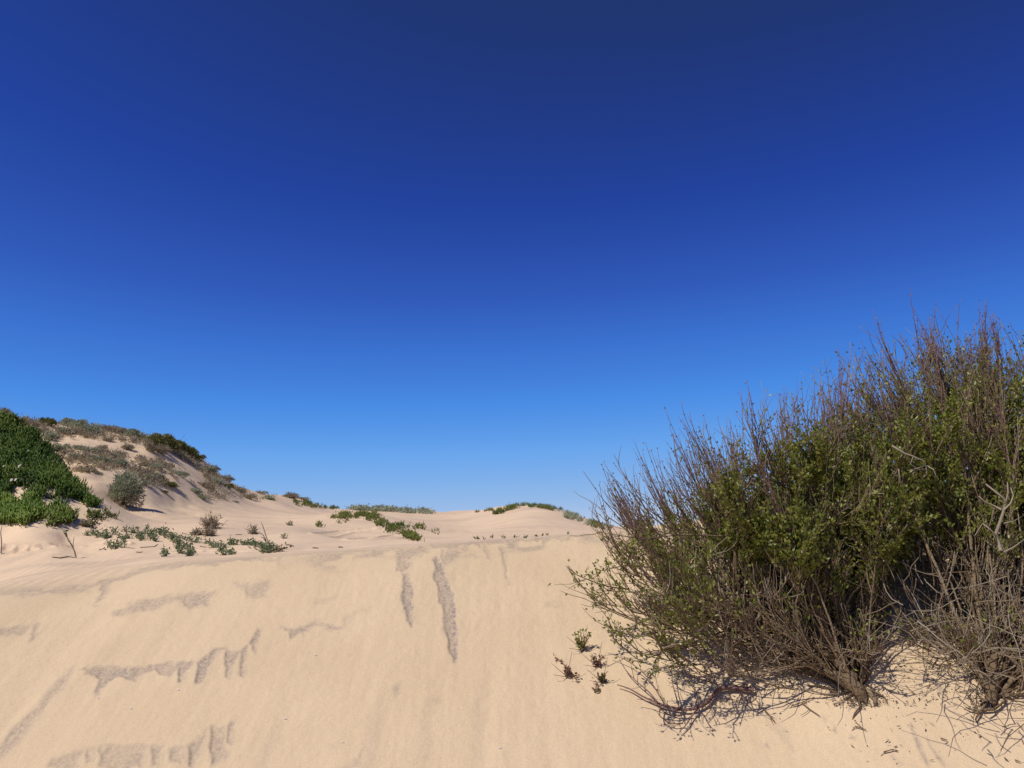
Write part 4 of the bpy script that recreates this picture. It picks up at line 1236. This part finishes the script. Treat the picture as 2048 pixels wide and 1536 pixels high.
beach_plant([(1340, 265, 40, 30), (1370, 290, 40, 30), (1410, 290, 40, 30)], 'string of three leaf tufts creeping over the sand', gain=.7)
beach_plant([(1490, 285, 60, 40), (1540, 285, 70, 50), (1590, 295, 70, 50), (1650, 310, 90, 70), (1680, 330, 90, 80), (1690, 345, 70, 60)], 'dark green plant at the right end of the row with a dense round head', gain=1.4)
beach_plant([(1790, 345, 50, 40), (1770, 355, 40, 20)], 'little reddish stub just right of the dense round head', gain=.5, mat=M_ice_red)
beach_plant([(100, 210, 40, 30)], 'tiny leaf tuft left of the whole row', gain=.6)
beach_plant([(1540, 1000, 0, 0)][:0] or [(1820, 225, 35, 50)], 'tiny lone sprig on the sand under the dry stick', gain=.4)

# dry tufts and sticks
def dry_tuft(x, y, w, hh, n, label, lean=(0, 0), group='dry tufts on the basin sand', mat=None):
    px, py = z4(x, y)
    h = hitZ(px, py); sc = h[1] / F / 4.357
    g, s = Geo(), Geo()
    for _ in range(n):
        o = h + np.array([rng.normal() * w * sc * .12, rng.normal() * w * sc * .12, 0])
        q = grow(o, np.array([rng.normal() * .55 + lean[0], rng.normal() * .5 + lean[1], .8]), hh * sc * rng.uniform(.5, 1.1), 5, .0, .18)
        g.tube(q, taper(.008, .004, 6), 3, rng.random())
        k = 5
        s.leaves(q[rng.integers(2, 6, k)], rng.normal(size=(k, 3)) + np.array([0, 0, .4]), rng.uniform(.05, .12, k), .009, rng.random(k))
    root = empty('dry_tuft', h, label, 'dry plant', group)
    part('stem', g, mat or M_straw, root); part('seed_head', s, M_brown, root)
dry_tuft(1200, 165, 160, 130, 90, 'grey dry tumbleweed tuft leaning left, highest in the basin', (-.5, 0))
dry_tuft(1175, 225, 100, 70, 55, 'brownish dry tuft just below the leaning grey one', (-.3, 0))
dry_tuft(1060, 220, 130, 50, 40, 'low flat dry tuft spreading left of the leaning grey one', (-.2, 0))
dry_tuft(1555, 208, 60, 75, 26, 'small upright reddish brown dry clump on the open basin sand', (0, 0), mat=M_bud)
dry_tuft(1870, 135, 60, 30, 14, 'thin dry tuft farther right on the basin sand', (.4, 0))
dry_tuft(90, 145, 90, 50, 34, 'brown dry tuft at the foot of the mound', (0, 0), mat=M_bud)

def stick(pts, r, label, leaves=False, group='dry sticks on the sand', lift=.015, name='dry_stick'):
    h0 = hitZ(*pts[0]); y = h0[1]
    q = np.array([P(px, py, y) for px, py in pts]); q[:, 2] += lift
    t = np.linspace(0, 1, len(q)); tt = np.linspace(0, 1, len(q) * 3)
    q = np.stack([np.interp(tt, t, q[:, c]) for c in range(3)], 1)
    g = Geo(); g.tube(q, taper(r, r * .45, len(q)), 5, .6)
    return g, q, h0
g, q, h0 = stick([(152, 1117), (148, 1102), (141, 1088), (135, 1080), (133, 1069), (130, 1062)], .014, '')
root = empty('dry_stalk', h0, 'tall pale forked dry stalk standing on the left flat', 'dry stalk')
part('stem', g, M_straw, root)
g2, _, _ = stick([(152, 1117), (146, 1096), (146, 1088), (148, 1075)], .010, '')
part('side_stem', g2, M_straw, root)
g3 = Geo(); k = 14
g3.leaves(q[rng.integers(9, len(q), k)], rng.normal(size=(k, 3)), .07, .018, rng.random(k)); part('leaf', g3, M_rocket, root)
g, q, h0 = stick([(2, 1108), (3, 1085), (1, 1066), (4, 1052)], .012, '')
thing1('dry_stalk', g, M_straw, h0, 'thin dry stalk at the left photo edge under the bright ice plant clump', 'dry stalk')
def flat_stick(pts, r, label):
    r *= .6; q = np.array([hitZ(*p) for p in pts]); q[:, 2] += r * .7
    g = Geo(); g.tube(q, taper(r, r * .5, len(q)), 5, .4)
    thing1('dry_stick', g, M_bark, q[0], label, 'stick', 'dry sticks on the sand')
flat_stick([(105, 1115), (120, 1117), (135, 1114), (150, 1116)], .02, 'long thin stick lying at the foot of the forked stalk')
flat_stick([z4(535, 370), z4(565, 372), z4(590, 368)], .018, 'short stick on the flat left of the small bank-edge plant')
flat_stick([z4(1840, 308), z4(1870, 308), z4(1905, 320)], .022, 'curved dark stick right of the dense round head')
flat_stick([z4(1400, 215), z4(1430, 217), z4(1455, 214)], .015, 'little stick left of the reddish brown clump')
flat_stick([z4(400, 325), z4(450, 330), z4(520, 336)], .014, 'runner stick lying right of the brownish green clump')
flat_stick([z4(210, 350), z4(245, 340), z4(260, 325)], .014, 'bent stick left of the brownish green clump')
flat_stick([z4(570, 330), z4(640, 325), z4(690, 322), z4(720, 300)], .016, 'forked runner stick in front of the dense round plant')
flat_stick([z4(1090, 318), z4(1120, 325), z4(1148, 326)], .018, 'dark stick between the longest plant and the creeping one')
flat_stick([z3((200, 412), (230, 413))[0], z3((230, 413))[0]], .02, 'tiny dark stick on the sand behind the middle of the bank')
flat_stick([z3((355, 407))[0], z3((378, 408))[0]], .02, 'tiny dark stick right of its twin behind the middle of the bank')
# thin arching stems over the right-hand plant
g = Geo()
for pts in ([z4(1665, 290), z4(1660, 255), z4(1640, 220), z4(1610, 198)], [z4(1670, 290), z4(1640, 240), z4(1615, 235)], [z4(1690, 300), z4(1665, 230), z4(1640, 150), z4(1620, 100)]):
    y = hitZ(*z4(1680, 355))[1]
    q = np.array([P(a, b, y) for a, b in pts]); g.tube(q, taper(.010, .006, len(q)), 3, rng.random())
thing1('dry_stalk', g, M_straw, hitZ(*z4(1680, 355)), 'thin arching dry stalks rising from the dense round head', 'dry stalk')

# tiny sprigs along the far side of the bank crest
SPR = [(1178, 350, 28, 'first tiny sprig of the row along the bank crest'), (1195, 352, 24, 'second tiny sprig of the row along the bank crest'), (1230, 353, 22, 'third tiny sprig along the bank crest, standing alone'),
       (1275, 345, 26, 'leaning sprig along the bank crest left of the flat green ones'), (1350, 345, 26, 'flat green sprig left of the longest one on the bank crest'),
       (1415, 342, 60, 'longest flat green sprig on the bank crest'), (1475, 345, 30, 'flat green sprig right of the longest one on the bank crest'), (1545, 335, 30, 'upright grassy sprig on the bank crest below the right dune'),
       (1580, 330, 28, 'second upright grassy sprig below the right dune'), (1610, 328, 28, 'third upright grassy sprig below the right dune'), (1735, 322, 34, 'sprig on the bank crest nearest the big shrub')]
for x, y, w, lab in SPR:
    px, py = 560 + x / 3.012, 960 + (y + 6) / 3.012
    h = hitZ(px, py); sc = h[1] / F / 3.012
    w *= rng.uniform(.35, .6); g = Geo(); n = int(5 + w * .5)
    p = h + np.stack([rng.normal(size=n) * w * sc * .25, rng.normal(size=n) * .05, np.zeros(n)], 1)
    d = rng.normal(size=(n, 3)) * .5; d[:, 2] = np.abs(d[:, 2]) + .6
    g.leaves(p, d, rng.uniform(.02, .08, n), rng.uniform(.006, .011, n), rng.random(n))
    thing1('sand_sprig', g, M_rocket if w > 15 else M_olive, h, lab, 'sprig', 'sprigs along the bank crest')

# ------------------------------------------------------------------ sprigs and litter on the bank itself
def s5p(x, y): return (1100 + x / 2.16, 1000 + y / 2.16)
def bank_sprig(x, y, hh, n, mat, label, dark=False):
    h = hitZ(*s5p(x, y)); sc = h[1] / F / 2.16
    st, lf = Geo(), Geo()
    for _ in range(n):
        q = grow(h, np.array([rng.normal() * .55, rng.normal() * .4 - .3, 1.0]), hh * sc * rng.uniform(.5, 1.05), 4, 0, .1)
        st.tube(q, taper(.0035, .002, 5), 3, rng.random())
        for s in range(1, 5):
            k = 4
            d = rng.normal(size=(k, 3)) + np.array([0, 0, .5])
            lf.leaves(q[s] + rng.normal(size=(k, 3)) * .006, d, rng.uniform(.02, .04, k), rng.uniform(.005, .009, k), rng.random(k))
    for ex, ey in ((-70, -60), (-60, -10), (20, -110)):
        q = np.array([h, P(*s5p(x + ex * .5, y + ey * .5), h[1] - .05), P(*s5p(x + ex, y + ey), h[1] - .05)])
        if not dark: st.tube(q, taper(.003, .0015, 3), 3, rng.random())
    root = empty('sand_sprig', h, label, 'sprig', 'sprigs on the sand bank')
    part('stem', st, M_twig, root); part('foliage', lf, mat, root)
bank_sprig(142, 650, 75, 9, M_leaf, 'upright green sprig on the bank, highest of the four left of the big shrub')
bank_sprig(205, 722, 45, 6, M_bud, 'rusty red sprig on the bank below the green one')
bank_sprig(75, 765, 40, 5, M_bud, 'dark brown creeping sprig on the bank, leftmost of the four')
bank_sprig(228, 790, 35, 5, M_ice_red, 'small brown-green sprig on the bank, lowest of the four')
for k, (pts, lab) in enumerate((([(20, 690), (45, 700), (75, 735), (105, 765), (112, 785)], 'dark seedy twig lying through the leftmost sprig of the bank'), ([(195, 790), (205, 800), (200, 820)], 'short dark twig lying beside the lowest sprig of the bank'))):
    q = np.array([hitZ(*s5p(*p)) for p in pts]); q[:, 2] += .015; q[:, 1] -= .01
    g = Geo(); g.tube(q, taper(.005, .003, len(q)), 4, .5)
    n = 22; i_ = rng.integers(0, len(q), n)
    g.leaves(q[i_] + rng.normal(size=(n, 3)) * .012, rng.normal(size=(n, 3)), .03, .010, rng.random(n))
    thing1('dry_twig', g, M_bud, q[0], lab, 'twig', 'twigs on the sand bank')
TW = [([(1045, 895), (1090, 880), (1140, 858)], 'straight dark twig on the sand left of the stump'), ([(1090, 885), (1120, 910), (1165, 940)], 'bent dark twig crossing below the straight one left of the stump'),
      ([(920, 905), (950, 940), (970, 965)], 'thin curved twig on the sand below the low branch'), ([(1320, 985), (1345, 992), (1365, 1000)], 'short twig on open sand under the stump'),
      ([(1440, 1095), (1480, 1085), (1500, 1090)], 'tiny twig low on the bank right of the stump'), ([(1685, 1035), (1715, 1045)], 'little straight twig low on the bank under the right shrub'),
      ([(1960, 1120), (1975, 1132)], 'dark chip of wood near the lower right photo corner'), ([(2005, 1130), (2030, 1138)], 'flat dark leaf at the lower right photo corner')]
for pts, lab in TW:
    q = np.array([hitZ(*s5p(*p)) for p in pts]); q[:, 2] += .012; q[:, 1] -= .008
    g = Geo(); g.tube(q, taper(.005, .0025, len(q)), 4, .5)
    if len(pts) > 2:
        for _ in range(3):
            i_ = rng.integers(0, len(q) - 1)
            qq = grow(q[i_], rv() + np.array([0, -.2, .3]), rng.uniform(.05, .12), 3, -.1, .15); g.tube(qq, taper(.003, .0015, 4), 3, .5)
    thing1('dry_twig', g, M_bark, q[0], lab, 'twig', 'twigs on the sand bank')
# leaf litter under the shrubs and crumbs on the bank
g = Geo()
for poly, n in (([(1650, 1385), (1700, 1350), (1760, 1385), (1765, 1412), (1720, 1420), (1670, 1412)], 420), ([(1930, 1390), (2010, 1360), (2048, 1390), (1990, 1425), (1940, 1425)], 260), ([(1500, 1290), (1760, 1240), (2100, 1200), (2200, 1380), (1900, 1400), (1800, 1420), (1700, 1420), (1560, 1390)], 1500), ([(1450, 1370), (2048, 1380), (2048, 1500), (1700, 1530), (1500, 1450)], 60),
                ([(1350, 1250), (1700, 1180), (1760, 1240), (1500, 1290)], 900), ([(1750, 1100), (2200, 1050), (2200, 1200), (1760, 1240)], 1800), ([(1650, 1400), (2048, 1400), (2048, 1530), (1720, 1530)], 40)):
    px = samp(poly, n)
    H, ok = hitmany(px[:, 0], px[:, 1]); H = H[ok]; n = len(H)
    H[:, 2] += rng.uniform(.003, .02, n); H[:, 1] -= .005
    d = rng.normal(size=(n, 3)); d[:, 2] *= .5
    g.leaves(H, d, rng.uniform(.012, .045, n), rng.uniform(.002, .006, n), rng.random(n), .3)
o = bpy.data.objects.new('leaf_litter', g.mesh('leaf_litter', M_litter)); o['kind'] = 'stuff'; o['label'] = 'dry leaf litter and twig crumbs on the sand under the big shrubs'
link(o)

# bleached shell bits on the bank
for px, py, lab in ((196, 1397, 'white shell bit left of centre low on the bank, under the dark scarp'), (357, 1381, 'white shell bit beside the right end of the dark scarp'), (570, 1439, 'white shell bit low on the bank left of the middle'),
                    (631, 1311, 'white shell bit under the zigzag mark'), (685, 1486, 'white shell bit on the bank low in the middle'), (1000, 1497, 'white shell bit nearest the bottom middle of the photo'),
                    (262, 1418, 'white shell bit between the scarp and the lowest dark marks')):
    h = hitZ(px, py)
    n = 7; a = np.linspace(0, math.pi, n)
    fan = np.stack([np.cos(a) * .012, np.full(n, -.004), np.sin(a) * .010], 1)
    V = np.concatenate([fan, fan * .6 + [0, -.004, .001], [[0, -.002, -.002]]])
    Fq = np.array([[i_, i_ + 1, n + i_ + 1, n + i_] for i_ in range(n - 1)]); Ft = np.array([[n + i_, n + i_ + 1, 2 * n] for i_ in range(n - 1)])
    g = Geo(); g.add(V + h + np.array([0, 0, .004]), [Fq, Ft], .8)
    thing1('shell_fragment', g, M_petal, h, lab, 'shell', 'shell bits on the sand bank')
